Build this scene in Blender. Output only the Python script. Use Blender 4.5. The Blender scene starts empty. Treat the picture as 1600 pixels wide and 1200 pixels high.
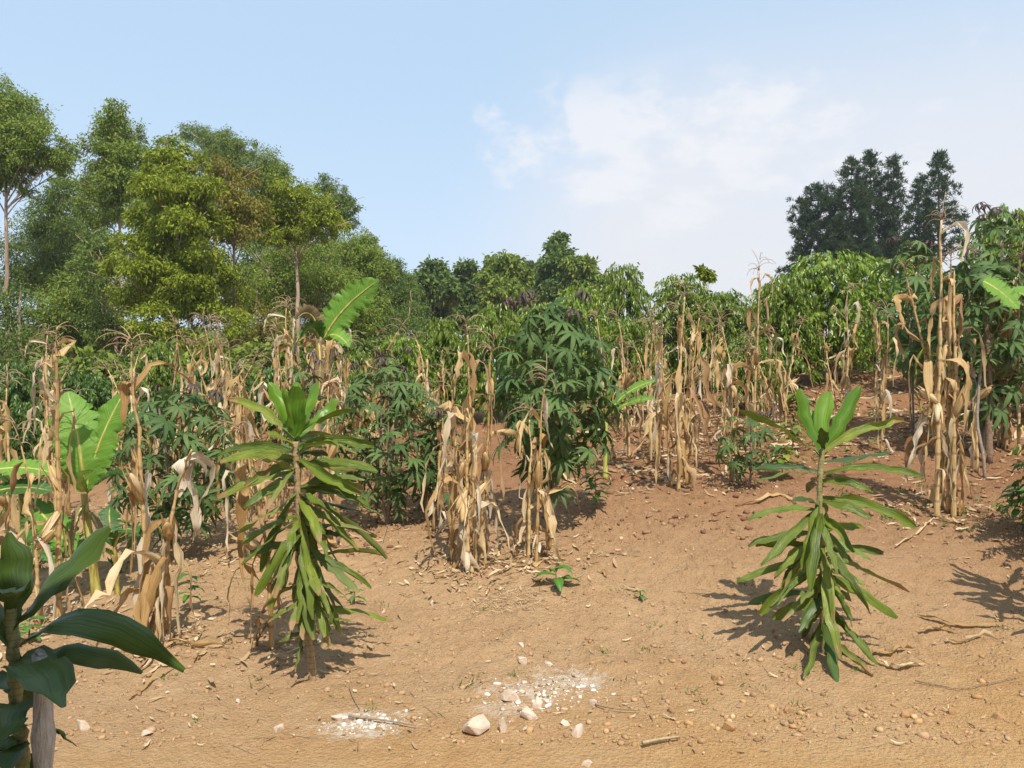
import bpy, math, random
import numpy as np
from mathutils import Vector, Matrix

random.seed(7); RNG = np.random.default_rng(7)
S = bpy.context.scene
COL = S.collection
R = math.radians

# ------------------------------------------------------------------ camera
EYE = 1.6
cam_d = bpy.data.cameras.new('camera'); cam = bpy.data.objects.new('camera', cam_d); COL.objects.link(cam)
cam.location = (0, 0, EYE); cam.rotation_euler = (R(90), 0, 0)
cam_d.sensor_width = 36; cam_d.lens = 27.0; cam_d.clip_start = 0.05; cam_d.clip_end = 3000
S.camera = cam

# ------------------------------------------------------------------ light
SUN_DIR = Vector((0.16, -0.60, 0.93)).normalized()      # towards the sun
SUN_EL = math.asin(SUN_DIR.z)
sun_d = bpy.data.lights.new('sun', 'SUN'); sun = bpy.data.objects.new('sun', sun_d); COL.objects.link(sun)
sun_d.energy = 5.0; sun_d.angle = R(0.5); sun_d.color = (1.0, 0.94, 0.84)
sun.rotation_euler = (-SUN_DIR).to_track_quat('-Z', 'Y').to_euler(); sun.location = (3, -10, 16)

world = bpy.data.worlds.new('World'); S.world = world; world.use_nodes = True
def build_world():
    nt = world.node_tree; N = nt.nodes; L = nt.links; N.clear()
    out = N.new('ShaderNodeOutputWorld'); bg = N.new('ShaderNodeBackground')
    sky = N.new('ShaderNodeTexSky'); sky.sky_type = 'NISHITA'; sky.sun_disc = False
    sky.sun_elevation = SUN_EL; sky.sun_rotation = math.atan2(SUN_DIR.x, SUN_DIR.y)
    sky.altitude = 1100; sky.air_density = 1.0; sky.dust_density = 1.6; sky.ozone_density = 1.0
    tc = N.new('ShaderNodeTexCoord')
    def math_(op, a, b=None, c=None, clamp=False):
        n = N.new('ShaderNodeMath'); n.operation = op; n.use_clamp = clamp
        for i, v in enumerate((a, b, c)):
            if v is None: continue
            if hasattr(v, 'is_output'): L.new(v, n.inputs[i])
            else: n.inputs[i].default_value = v
        return n.outputs[0]
    def smooth(v, a, b):
        n = N.new('ShaderNodeMapRange'); n.interpolation_type = 'SMOOTHSTEP'
        L.new(v, n.inputs[0]); 
        for i, q in ((1, a), (2, b)):
            if hasattr(q, 'is_output'): L.new(q, n.inputs[i])
            else: n.inputs[i].default_value = q
        n.inputs[3].default_value = 0; n.inputs[4].default_value = 1
        return n.outputs[0]
    d = tc.outputs['Generated']
    sep = N.new('ShaderNodeSeparateXYZ'); L.new(d, sep.inputs[0])
    X, Y, Z = sep.outputs
    def noise(scale, stretch, detail, rough, off=0):
        m = N.new('ShaderNodeMapping'); L.new(d, m.inputs[0]); m.inputs['Scale'].default_value = stretch
        m.inputs['Location'].default_value = (off, off*.7, off*.3)
        n = N.new('ShaderNodeTexNoise'); L.new(m.outputs[0], n.inputs['Vector'])
        n.inputs['Scale'].default_value = scale; n.inputs['Detail'].default_value = detail; n.inputs['Roughness'].default_value = rough
        return n.outputs['Fac']
    def lobe(px, py, half):
        v = Vector(((px-800)/1200, 1, (600-py)/1200)).normalized()
        n = N.new('ShaderNodeVectorMath'); n.operation = 'DOT_PRODUCT'; L.new(d, n.inputs[0]); n.inputs[1].default_value = v
        return smooth(n.outputs['Value'], math.cos(R(half)), math.cos(R(half*.12)))
    n1 = noise(8.0, (1, 1, 1.8), 12, .62, 3.4)
    n2 = noise(2.2, (1, 1, 2.6), 7, .6, 1.4)
    # cumulus bank, small puffs
    reg = math_('ADD', lobe(990, 165, 6.5), math_('MULTIPLY', lobe(1130, 170, 8.5), .9))
    reg = math_('MAXIMUM', reg, math_('MULTIPLY', lobe(1000, 245, 7.5), .7))
    reg = math_('MAXIMUM', reg, math_('MULTIPLY', lobe(815, 210, 5.5), .55))
    reg = math_('MAXIMUM', reg, math_('MULTIPLY', lobe(1290, 150, 8), .7))
    reg = math_('MAXIMUM', reg, math_('MULTIPLY', lobe(845, 125, 2.2), .62))
    reg = math_('MAXIMUM', reg, math_('MULTIPLY', lobe(1172, 42, 2.4), .6))
    reg = math_('MAXIMUM', reg, math_('MULTIPLY', lobe(1330, 215, 15), .62))
    reg = math_('MAXIMUM', reg, math_('MULTIPLY', lobe(1080, 270, 10), .55))
    reg = math_('MINIMUM', reg, .9)
    thr = math_('SUBTRACT', .70, math_('MULTIPLY', reg, .36))
    cum = smooth(n1, thr, math_('ADD', thr, .17))
    cum = math_('MULTIPLY', cum, math_('MULTIPLY', math_('MULTIPLY', smooth(reg, .0, .35), smooth(Z, .40, .325)), .76))
    # pale veil spreading low and to the east
    side = smooth(math_('SUBTRACT', X, math_('MULTIPLY', Z, .35)), -.20, .13)
    low = smooth(Z, .50, .20)
    veil = math_('MULTIPLY', math_('MULTIPLY', side, low), math_('ADD', .55, math_('MULTIPLY', n2, .85)))
    veil = math_('MULTIPLY', veil, 0.98, clamp=True)
    hor = math_('MULTIPLY', smooth(Z, .42, -.02), .75)
    def over(fac, a, col):
        n = N.new('ShaderNodeMixRGB')
        if hasattr(fac, 'is_output'): L.new(fac, n.inputs[0])
        else: n.inputs[0].default_value = fac
        L.new(a, n.inputs[1]); n.inputs[2].default_value = (*col, 1); return n.outputs[0]
    c = over(.78, sky.outputs[0], (3.5, 4.68, 5.95))       # milky dry-season air over the clear sky
    c = over(hor, c, (4.2, 4.9, 5.75))
    c = over(veil, c, (4.85, 4.97, 5.28))
    c = over(cum, c, (5.3, 5.35, 5.6))
    L.new(c, bg.inputs[0]); bg.inputs[1].default_value = 0.15
    L.new(bg.outputs[0], out.inputs[0])
build_world()
S.view_settings.view_transform = 'Standard'; S.view_settings.look = 'None'
S.view_settings.exposure = 0.20; S.view_settings.gamma = 1; S.view_settings.use_curve_mapping = False
S.render.engine = 'CYCLES'
S.cycles.max_bounces = 6; S.cycles.transparent_max_bounces = 4; S.cycles.use_denoising = True
S.cycles.diffuse_bounces = 3; S.cycles.glossy_bounces = 2; S.cycles.transmission_bounces = 3

# ------------------------------------------------------------------ materials
def nodes_of(name):
    m = bpy.data.materials.new(name); m.use_nodes = True
    nt = m.node_tree; nt.nodes.clear()
    return m, nt.nodes, nt.links
def ramp(N, L, fac, stops):
    r = N.new('ShaderNodeValToRGB'); L.new(fac, r.inputs[0])
    e = r.color_ramp.elements
    while len(e) > len(stops): e.remove(e[-1])
    while len(e) < len(stops): e.new(.5)
    for el, (p, c) in zip(e, stops): el.position = p; el.color = (*c, 1)
    return r.outputs[0]
def mth(N, L, op, a, b=0.0, clamp=False):
    n = N.new('ShaderNodeMath'); n.operation = op; n.use_clamp = clamp
    for i, v in enumerate((a, b)):
        if hasattr(v, 'is_output'): L.new(v, n.inputs[i])
        else: n.inputs[i].default_value = v
    return n.outputs[0]
def tnoise(N, L, vec, scale, detail=4, rough=.55):
    n = N.new('ShaderNodeTexNoise'); n.inputs['Scale'].default_value = scale; n.inputs['Detail'].default_value = detail
    n.inputs['Roughness'].default_value = rough
    if vec is not None: L.new(vec, n.inputs['Vector'])
    return n.outputs['Fac']
def mixc(N, L, fac, a, b, mode='MIX'):
    n = N.new('ShaderNodeMixRGB'); n.blend_type = mode
    for i, v in enumerate((fac, a, b)):
        if hasattr(v, 'is_output'): L.new(v, n.inputs[i])
        elif i == 0: n.inputs[0].default_value = v
        else: n.inputs[i].default_value = (*v, 1)
    return n.outputs[0]

def leaf_mat(name, stops, rough=.45, transl=.3, stripe=None, nstripe=14, mid=None, spec=.5, tcol=None, blotch=None, bump=.25, jitter=.5, tip=None, rim=None):
    """leaf: colour from a ramp driven by per-leaf randomness, veins from UV, thin translucency"""
    m, N, L = nodes_of(name)
    out = N.new('ShaderNodeOutputMaterial'); pr = N.new('ShaderNodeBsdfPrincipled'); tr = N.new('ShaderNodeBsdfTranslucent')
    mx = N.new('ShaderNodeMixShader'); mx.inputs[0].default_value = transl
    oi = N.new('ShaderNodeObjectInfo'); at = N.new('ShaderNodeAttribute'); at.attribute_name = 'rnd'
    geo = N.new('ShaderNodeNewGeometry'); uv = N.new('ShaderNodeUVMap')
    sep = N.new('ShaderNodeSeparateXYZ'); L.new(uv.outputs[0], sep.inputs[0])
    rnd = mth(N, L, 'FRACT', mth(N, L, 'ADD', oi.outputs['Random'], at.outputs['Fac']))
    nz = tnoise(N, L, geo.outputs['Position'], 9, 3)
    f = mth(N, L, 'ADD', mth(N, L, 'MULTIPLY', rnd, jitter), mth(N, L, 'MULTIPLY', nz, 1-jitter*.5), clamp=True)
    f = mth(N, L, 'SUBTRACT', f, .12, clamp=True)
    col = ramp(N, L, f, stops)
    h = None
    if stripe:
        cmb = N.new('ShaderNodeCombineXYZ')
        if stripe == 'long':
            L.new(mth(N, L, 'MULTIPLY', sep.outputs[0], nstripe), cmb.inputs[0]); L.new(mth(N, L, 'MULTIPLY', sep.outputs[1], 1.3), cmb.inputs[1])
            h = tnoise(N, L, cmb.outputs[0], 1.0, 3, .6)
        else:   # lateral veins swept towards the tip
            ab = mth(N, L, 'ABSOLUTE', mth(N, L, 'SUBTRACT', sep.outputs[0], .5))
            q = mth(N, L, 'SUBTRACT', mth(N, L, 'MULTIPLY', sep.outputs[1], nstripe), mth(N, L, 'MULTIPLY', ab, nstripe*.25))
            L.new(q, cmb.inputs[0]); h = tnoise(N, L, cmb.outputs[0], 3.0, 2, .5)
        col = mixc(N, L, .85, col, ramp(N, L, h, [(.3, (.52,)*3), (.7, (1.3,)*3)]), 'MULTIPLY')
    if mid:
        ab = mth(N, L, 'ABSOLUTE', mth(N, L, 'SUBTRACT', sep.outputs[0], .5))
        k = ramp(N, L, ab, [(0, (1, 1, 1)), (.055, (0, 0, 0))])
        col = mixc(N, L, mth(N, L, 'MULTIPLY', k, .85), col, mid)
    if blotch:
        bn = tnoise(N, L, geo.outputs['Position'], blotch[1], 5, .65)
        col = mixc(N, L, ramp(N, L, bn, [(blotch[2], (0, 0, 0)), (blotch[2]+.08, (1, 1, 1))]), col, blotch[0])
    if tip:
        tn = mth(N, L, 'ADD', sep.outputs[1], mth(N, L, 'MULTIPLY', mth(N, L, 'SUBTRACT', nz, .5), .25))
        tn = mth(N, L, 'ADD', tn, mth(N, L, 'MULTIPLY', mth(N, L, 'SUBTRACT', rnd, .5), .22))
        col = mixc(N, L, ramp(N, L, tn, [(tip[1], (0, 0, 0)), (min(1, tip[1]+.09), (1, 1, 1))]), col, tip[0])
    L.new(col, pr.inputs['Base Color']); pr.inputs['Roughness'].default_value = rough
    pr.inputs['Specular IOR Level'].default_value = spec
    if tcol: tc_ = mixc(N, L, 1.0, col, tcol, 'MULTIPLY'); L.new(tc_, tr.inputs[0])
    else: L.new(col, tr.inputs[0])
    if h is not None or bump:
        b = N.new('ShaderNodeBump'); b.inputs['Strength'].default_value = bump; b.inputs['Distance'].default_value = .01
        L.new(h if h is not None else nz, b.inputs['Height']); L.new(b.outputs[0], pr.inputs['Normal'])
    L.new(pr.outputs[0], mx.inputs[1]); L.new(tr.outputs[0], mx.inputs[2]); L.new(mx.outputs[0], out.inputs[0])
    return m
def bark_mat(name, stops, scale=(6, 6, 1.2), nscale=6, rough=.9, bump=.5, rings=None):
    m, N, L = nodes_of(name)
    out = N.new('ShaderNodeOutputMaterial'); pr = N.new('ShaderNodeBsdfPrincipled')
    tc = N.new('ShaderNodeTexCoord'); mp = N.new('ShaderNodeMapping'); mp.inputs['Scale'].default_value = scale
    L.new(tc.outputs['Object'], mp.inputs[0])
    n = tnoise(N, L, mp.outputs[0], nscale, 6, .65)
    oi = N.new('ShaderNodeObjectInfo')
    f = mth(N, L, 'ADD', n, mth(N, L, 'MULTIPLY', mth(N, L, 'SUBTRACT', oi.outputs['Random'], .5), .25))
    c = ramp(N, L, f, stops)
    if rings:
        w = N.new('ShaderNodeTexWave'); w.bands_direction = 'Z'; w.inputs['Scale'].default_value = rings; w.inputs['Distortion'].default_value = 1.5
        L.new(tc.outputs['Object'], w.inputs['Vector'])
        c = mixc(N, L, ramp(N, L, w.outputs['Fac'], [(.0, (.55,)*3), (.12, (0, 0, 0))]), c, (.10, .07, .04))
    L.new(c, pr.inputs['Base Color']); pr.inputs['Roughness'].default_value = rough
    b = N.new('ShaderNodeBump'); b.inputs['Strength'].default_value = bump; b.inputs['Distance'].default_value = .02
    L.new(n, b.inputs['Height']); L.new(b.outputs[0], pr.inputs['Normal']); L.new(pr.outputs[0], out.inputs[0])
    return m
def stone_mat(name, stops, rough=.85, scale=18, jit=.6):
    m, N, L = nodes_of(name)
    out = N.new('ShaderNodeOutputMaterial'); pr = N.new('ShaderNodeBsdfPrincipled')
    at = N.new('ShaderNodeAttribute'); at.attribute_name = 'rnd'; geo = N.new('ShaderNodeNewGeometry')
    n = tnoise(N, L, geo.outputs['Position'], scale, 6, .65)
    f = mth(N, L, 'ADD', mth(N, L, 'MULTIPLY', at.outputs['Fac'], jit), mth(N, L, 'MULTIPLY', n, 1-jit), clamp=True)
    L.new(ramp(N, L, f, stops), pr.inputs['Base Color']); pr.inputs['Roughness'].default_value = rough
    b = N.new('ShaderNodeBump'); b.inputs['Strength'].default_value = .5; b.inputs['Distance'].default_value = .01
    L.new(tnoise(N, L, geo.outputs['Position'], scale*4, 6, .7), b.inputs['Height']); L.new(b.outputs[0], pr.inputs['Normal']); L.new(pr.outputs[0], out.inputs[0])
    return m
def soil_mat(name):
    m, N, L = nodes_of(name)
    out = N.new('ShaderNodeOutputMaterial'); pr = N.new('ShaderNodeBsdfPrincipled')
    geo = N.new('ShaderNodeNewGeometry'); P = geo.outputs['Position']
    sep = N.new('ShaderNodeSeparateXYZ'); L.new(P, sep.inputs[0])
    big = tnoise(N, L, P, .9, 5, .6); mid = tnoise(N, L, P, 7, 6, .65); fine = tnoise(N, L, P, 60, 6, .75)
    f = mth(N, L, 'ADD', mth(N, L, 'MULTIPLY', big, .33), mth(N, L, 'ADD', mth(N, L, 'MULTIPLY', mid, .30), mth(N, L, 'MULTIPLY', fine, .42)))
    tan = ramp(N, L, f, [(.32, (.25, .14, .066)), (.46, (.43, .262, .132)), (.60, (.52, .335, .18)), (.74, (.63, .44, .265))])
    org = ramp(N, L, f, [(.32, (.36, .19, .068)), (.5, (.56, .32, .130)), (.68, (.65, .43, .205))])
    red = ramp(N, L, f, [(.35, (.15, .068, .030)), (.5, (.285, .142, .068)), (.7, (.40, .225, .118))])
    # orange road grit near the track, redder tilled soil up the hill
    e = mth(N, L, 'ADD', sep.outputs[1], mth(N, L, 'MULTIPLY', mth(N, L, 'SUBTRACT', big, .5), 2.2))
    e = mth(N, L, 'SUBTRACT', e, mth(N, L, 'MULTIPLY', sep.outputs[0], .16))
    road = ramp(N, L, mth(N, L, 'DIVIDE', mth(N, L, 'SUBTRACT', e, 2.9), 1.3, clamp=True), [(0, (1, 1, 1)), (1, (0, 0, 0))])
    hill = mth(N, L, 'DIVIDE', mth(N, L, 'SUBTRACT', mth(N, L, 'ADD', e, mth(N, L, 'MULTIPLY', sep.outputs[0], .58)), 5.5), 3.2, clamp=True)
    c = mixc(N, L, mth(N, L, 'MULTIPLY', road, .85), tan, org); c = mixc(N, L, hill, c, red)
    # powdery chalk dust trodden into the verge
    dn = tnoise(N, L, P, 13, 8, .8)
    for (cx, cy, rx, ry, k) in ((-.69, 3.62, .24, .17, 1), (.06, 3.92, .22, .15, .7), (.30, 4.08, .24, .16, .8), (-.04, 3.74, .16, .12, .5)):
        dx = mth(N, L, 'DIVIDE', mth(N, L, 'SUBTRACT', sep.outputs[0], cx), rx); dy = mth(N, L, 'DIVIDE', mth(N, L, 'SUBTRACT', sep.outputs[1], cy), ry)
        r2 = mth(N, L, 'ADD', mth(N, L, 'MULTIPLY', dx, dx), mth(N, L, 'MULTIPLY', dy, dy))
        k2 = mth(N, L, 'SUBTRACT', mth(N, L, 'ADD', mth(N, L, 'MULTIPLY', dn, 2.6), -.50), mth(N, L, 'MULTIPLY', r2, .34))
        mk = ramp(N, L, k2, [(.50, (0, 0, 0)), (.90, (k, k, k))])
        c = mixc(N, L, mk, c, (.70, .60, .48))
    L.new(c, pr.inputs['Base Color']); pr.inputs['Roughness'].default_value = .95; pr.inputs['Specular IOR Level'].default_value = .15
    v = N.new('ShaderNodeTexVoronoi'); v.inputs['Scale'].default_value = 55; L.new(P, v.inputs['Vector'])
    hh = mth(N, L, 'ADD', mth(N, L, 'MULTIPLY', fine, .7), mth(N, L, 'ADD', mth(N, L, 'MULTIPLY', mid, .6), mth(N, L, 'MULTIPLY', v.outputs['Distance'], -.35)))
    b = N.new('ShaderNodeBump'); b.inputs['Strength'].default_value = .95; b.inputs['Distance'].default_value = .036
    L.new(hh, b.inputs['Height']); L.new(b.outputs[0], pr.inputs['Normal']); L.new(pr.outputs[0], out.inputs[0])
    return m

M = {}
M['soil'] = soil_mat('tilled_soil')
M['dracaena'] = leaf_mat('dracaena_leaf', [(0, (.060, .105, .010)), (.5, (.165, .230, .021)), (1, (.33, .37, .048))], .34, .2, 'long', 13, spec=.5, bump=.9, tip=((.34, .24, .07), .985), blotch=((.36, .32, .09), 14, .73))
M['dracaena_new'] = leaf_mat('dracaena_new_leaf', [(0, (.085, .20, .016)), (1, (.20, .36, .032))], .32, .35, 'long', 11, spec=.5, bump=.25)
M['dracaena_old'] = leaf_mat('dracaena_old_leaf', [(0, (.065, .10, .02)), (.55, (.15, .195, .035)), (1, (.29, .27, .075))], .5, .18, 'long', 16, spec=.35, bump=.4, tip=((.33, .20, .09), .88), blotch=((.22, .13, .06), 10, .62))
M['dracaena_dark'] = leaf_mat('dracaena_shade_leaf', [(0, (.034, .070, .010)), (1, (.075, .125, .018))], .42, .12, 'long', 14, spec=.45, bump=.25, blotch=((.20, .20, .10), 9, .70))  # darker copy of the leaf green, with shade put into the colour
M['dracaena_stem'] = bark_mat('dracaena_stem', [(.3, (.16, .17, .05)), (.6, (.32, .27, .12)), (.8, (.42, .34, .2))], (20, 20, 8), 3, rings=16)
M['dracaena_cane'] = bark_mat('dracaena_cane', [(.3, (.27, .19, .09)), (.6, (.42, .31, .17)), (.8, (.5, .4, .25))], (20, 20, 8), 3, rings=10)
M['maize_leaf'] = leaf_mat('dry_maize_leaf', [(0, (.35, .20, .070)), (.4, (.53, .335, .135)), (.75, (.67, .48, .235)), (1, (.78, .64, .42))], .6, .2, 'long', 22, spec=.3, bump=.5, jitter=.75)
M['maize_leaf_brown'] = leaf_mat('dry_maize_leaf_brown', [(0, (.22, .105, .045)), (.5, (.40, .235, .105)), (1, (.58, .40, .22))], .65, .25, 'long', 20, spec=.3, bump=.5, jitter=.75)
M['maize_leaf_grey'] = leaf_mat('bleached_maize_leaf', [(0, (.40, .30, .18)), (.5, (.60, .48, .32)), (1, (.80, .71, .55))], .65, .22, 'long', 20, spec=.25, bump=.5, jitter=.75)
M['maize_leaf_green'] = leaf_mat('half_green_maize_leaf', [(0, (.22, .26, .04)), (.6, (.42, .42, .09)), (1, (.56, .48, .17))], .55, .3, 'long', 18, spec=.35, bump=.4)
M['maize_stalk'] = bark_mat('dry_maize_stalk', [(.25, (.30, .17, .065)), (.5, (.50, .33, .135)), (.75, (.63, .46, .23))], (40, 40, 3), 2, rough=.55, bump=.2, rings=2.4)
M['husk'] = leaf_mat('maize_husk', [(0, (.50, .31, .12)), (.6, (.66, .47, .23)), (1, (.80, .66, .44))], .6, .15, 'long', 16, spec=.3, bump=.4)
M['tassel'] = leaf_mat('maize_tassel', [(0, (.30, .19, .11)), (.6, (.46, .33, .20)), (1, (.58, .45, .29))], .8, .2, spec=.2, bump=.1)
M['cassava'] = leaf_mat('cassava_leaf', [(0, (.048, .092, .026)), (.5, (.090, .155, .044)), (1, (.145, .22, .064))], .55, .3, mid=(.15, .24, .09), spec=.22, bump=.15, jitter=.7)
M['cassava_young'] = leaf_mat('cassava_young_leaf', [(0, (.050, .030, .030)), (.5, (.085, .050, .048)), (1, (.085, .085, .05))], .5, .2, spec=.35, bump=.15)
M['cassava_stem'] = bark_mat('cassava_stem', [(.3, (.15, .11, .08)), (.6, (.27, .21, .16)), (.8, (.36, .30, .23))], (14, 14, 10), 3)
M['petiole'] = leaf_mat('red_petiole', [(0, (.20, .05, .04)), (1, (.28, .12, .06))], .5, .0, bump=0)
M['banana'] = leaf_mat('banana_leaf', [(0, (.10, .23, .03)), (.5, (.17, .34, .045)), (1, (.26, .42, .075))], .5, .32, 'cross', 26, mid=(.42, .50, .16), spec=.25, bump=.35, jitter=.4)
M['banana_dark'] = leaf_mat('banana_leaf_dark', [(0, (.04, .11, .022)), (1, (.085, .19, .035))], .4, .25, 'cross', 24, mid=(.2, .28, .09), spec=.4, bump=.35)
M['banana_dry'] = leaf_mat('banana_leaf_dry', [(0, (.16, .10, .05)), (1, (.36, .26, .14))], .75, .2, 'cross', 26, spec=.2, bump=.5)
M['banana_stem'] = bark_mat('banana_stem', [(.3, (.20, .12, .035)), (.5, (.42, .38, .08)), (.75, (.52, .52, .16))], (18, 18, 3), 2, rough=.5, bump=.25)
M['coffee'] = leaf_mat('coffee_leaf', [(0, (.052, .098, .013)), (.45, (.115, .182, .020)), (.8, (.20, .27, .028)), (1, (.32, .34, .05))], .34, .25, spec=.5, bump=0, jitter=.8)
M['coffee_dark'] = leaf_mat('coffee_leaf_dark', [(0, (.03, .07, .013)), (.5, (.065, .125, .018)), (1, (.125, .20, .028))], .38, .22, spec=.45, bump=0, jitter=.8)
M['coffee_light'] = leaf_mat('coffee_leaf_light', [(0, (.068, .135, .014)), (.5, (.16, .255, .024)), (.9, (.27, .345, .035)), (1, (.42, .37, .05))], .36, .28, spec=.5, bump=0, jitter=.8)
M['coffee_stem'] = bark_mat('coffee_stem', [(.3, (.14, .10, .07)), (.7, (.30, .24, .18))], (14, 14, 4), 4)
def euc(name, a, b, c): return leaf_mat(name, [(0, a), (.55, b), (1, c)], .6, .3, spec=.1, bump=0, jitter=.85)
M['euc_mid'] = euc('gum_leaf_mid', (.085, .130, .022), (.180, .250, .042), (.30, .355, .065))
M['euc_dark'] = euc('gum_leaf_dark', (.062, .102, .024), (.130, .188, .042), (.22, .275, .062))
M['euc_lime'] = euc('gum_leaf_lime', (.095, .140, .014), (.215, .268, .026), (.36, .39, .048))
M['euc_pale'] = euc('gum_leaf_pale', (.085, .130, .032), (.155, .215, .050), (.25, .30, .075))
M['euc_rust'] = euc('gum_leaf_rust', (.10, .105, .022), (.215, .205, .038), (.33, .26, .062))
M['far_leaf'] = euc('far_leaf', (.058, .100, .026), (.115, .180, .042), (.19, .25, .06))
M['pine'] = euc('pine_needles', (.018, .036, .013), (.042, .074, .026), (.085, .125, .042))
M['gum_bark'] = bark_mat('gum_bark', [(.3, (.22, .13, .08)), (.55, (.40, .29, .20)), (.75, (.52, .42, .32))], (3, 3, .5), 3)
M['pine_bark'] = bark_mat('pine_bark', [(.3, (.06, .045, .035)), (.7, (.15, .11, .085))], (3, 3, 1), 4)
M['post_wood'] = bark_mat('weathered_post_wood', [(.25, (.16, .135, .11)), (.5, (.38, .34, .29)), (.75, (.55, .51, .45))], (26, 26, 5), 3, bump=.9)
M['twig'] = bark_mat('twig', [(.3, (.16, .10, .06)), (.7, (.36, .26, .17))], (20, 20, 20), 2)
M['chalk'] = stone_mat('chalky_stone', [(.12, (.48, .35, .24)), (.34, (.69, .58, .47)), (.7, (.80, .73, .64))])
M['chip'] = stone_mat('chalk_chips', [(.05, (.48, .35, .22)), (.5, (.62, .51, .39)), (.95, (.74, .68, .59))])
M['pebble'] = stone_mat('pebbles', [(.0, (.24, .135, .065)), (.6, (.40, .24, .118)), (.9, (.50, .33, .18)), (1, (.66, .55, .42))], jit=.85)
M['ochre'] = stone_mat('ochre_stone', [(.1, (.32, .175, .07)), (.6, (.48, .285, .125)), (.9, (.60, .42, .24))])
M['clod'] = stone_mat('soil_clods', [(.0, (.23, .13, .062)), (.5, (.38, .228, .115)), (1, (.48, .305, .165))], jit=.75)
M['clod_red'] = stone_mat('red_soil_clods', [(.0, (.13, .06, .03)), (.5, (.23, .115, .06)), (1, (.32, .18, .10))], jit=.75)
M['litter'] = leaf_mat('maize_litter', [(0, (.24, .14, .07)), (.5, (.46, .32, .17)), (1, (.68, .54, .34))], .75, .2, spec=.2, bump=0, jitter=.9)
M['weed'] = leaf_mat('weed_leaf', [(0, (.05, .12, .02)), (.6, (.11, .20, .03)), (1, (.22, .26, .06))], .5, .3, spec=.3, bump=0, jitter=.9)
M['seedling'] = leaf_mat('seedling_leaf', [(0, (.045, .15, .02)), (1, (.12, .27, .035))], .38, .3, mid=(.2, .34, .08), spec=.45, bump=.1)

# ------------------------------------------------------------------ noise, terrain
def hash2(ix, iy, seed):
    h = (ix.astype(np.int64)*374761393 + iy.astype(np.int64)*668265263 + seed*974711) & 0x7fffffff
    h = ((h ^ (h >> 13))*1274126177) & 0x7fffffff
    return ((h ^ (h >> 16)) & 0xffff)/65535.0
def vnoise(x, y, seed=0):
    x = np.asarray(x, float); y = np.asarray(y, float)
    ix = np.floor(x); iy = np.floor(y); fx = x-ix; fy = y-iy
    fx = fx*fx*(3-2*fx); fy = fy*fy*(3-2*fy)
    a = hash2(ix, iy, seed); b = hash2(ix+1, iy, seed); c = hash2(ix, iy+1, seed); d = hash2(ix+1, iy+1, seed)
    return (a*(1-fx)+b*fx)*(1-fy)+(c*(1-fx)+d*fx)*fy
def H(x, y):
    x = np.asarray(x, float); y = np.asarray(y, float)
    u = np.clip(x/np.sqrt(np.maximum(y, 0)**2+6), -.75, .85)
    a = .135+.19*u
    t = np.log1p(np.exp(np.clip((y-4.3)*3, -40, 40)))/3
    t = np.where(y > 15, y-4.3, t)
    f = 13*np.tanh(t/13)
    fall = .05*np.maximum(0, y-24); fall = 4*np.tanh(fall/4)
    return a*f-fall
def relief(x, y):
    x = np.asarray(x, float); y = np.asarray(y, float)
    field = np.clip((y-3.7+.5*(vnoise(x*1.3, y*1.3, 3)-.5))/.8, 0, 1)
    amp = .30+.70*field
    near = np.clip((40-y)/20, 0, 1)
    d = .050*(vnoise(x*1.1, y*1.1, 1)-.5)+.030*(vnoise(x*3.3+5, y*3.3, 2)-.5)
    lump = vnoise(x*9, y*9, 4); lump2 = vnoise(x*21, y*21, 5); l3 = vnoise(x*47, y*47, 6)
    l4 = vnoise(x*85+3, y*85, 9)
    d = d+.030*np.maximum(0, lump-.42)+.034*np.maximum(0, lump2-.52)+.030*np.maximum(0, l3-.58)+.012*np.maximum(0, l4-.55)*(y < 7)
    furrow = .05*np.sin(y*4.2+x*.8+2.2*vnoise(x*.7, y*.7, 8))*np.clip((y-6.5)/2, 0, 1)
    return (d*amp+furrow)*near
def ground(x, y): return float(H(x, y)+relief(x, y))
def pt(px, py, Y): return Vector(((px-800)/1200*Y, Y, EYE-(py-600)/1200*Y))
def foot(px, py):
    """where the sight line through a photo point meets the field"""
    u = (px-800)/1200; v = (py-600)/1200
    Y = np.linspace(2.2, 40, 3800); g = H(u*Y, Y)-(EYE-v*Y)
    k = np.argmax(g > 0)
    Yk = float(Y[k]) if g[k] > 0 else 40.
    return Vector((u*Yk, Yk, ground(u*Yk, Yk)))
def foot_at(px, Y): x = (px-800)/1200*Y; return Vector((x, Y, ground(x, Y)))

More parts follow.
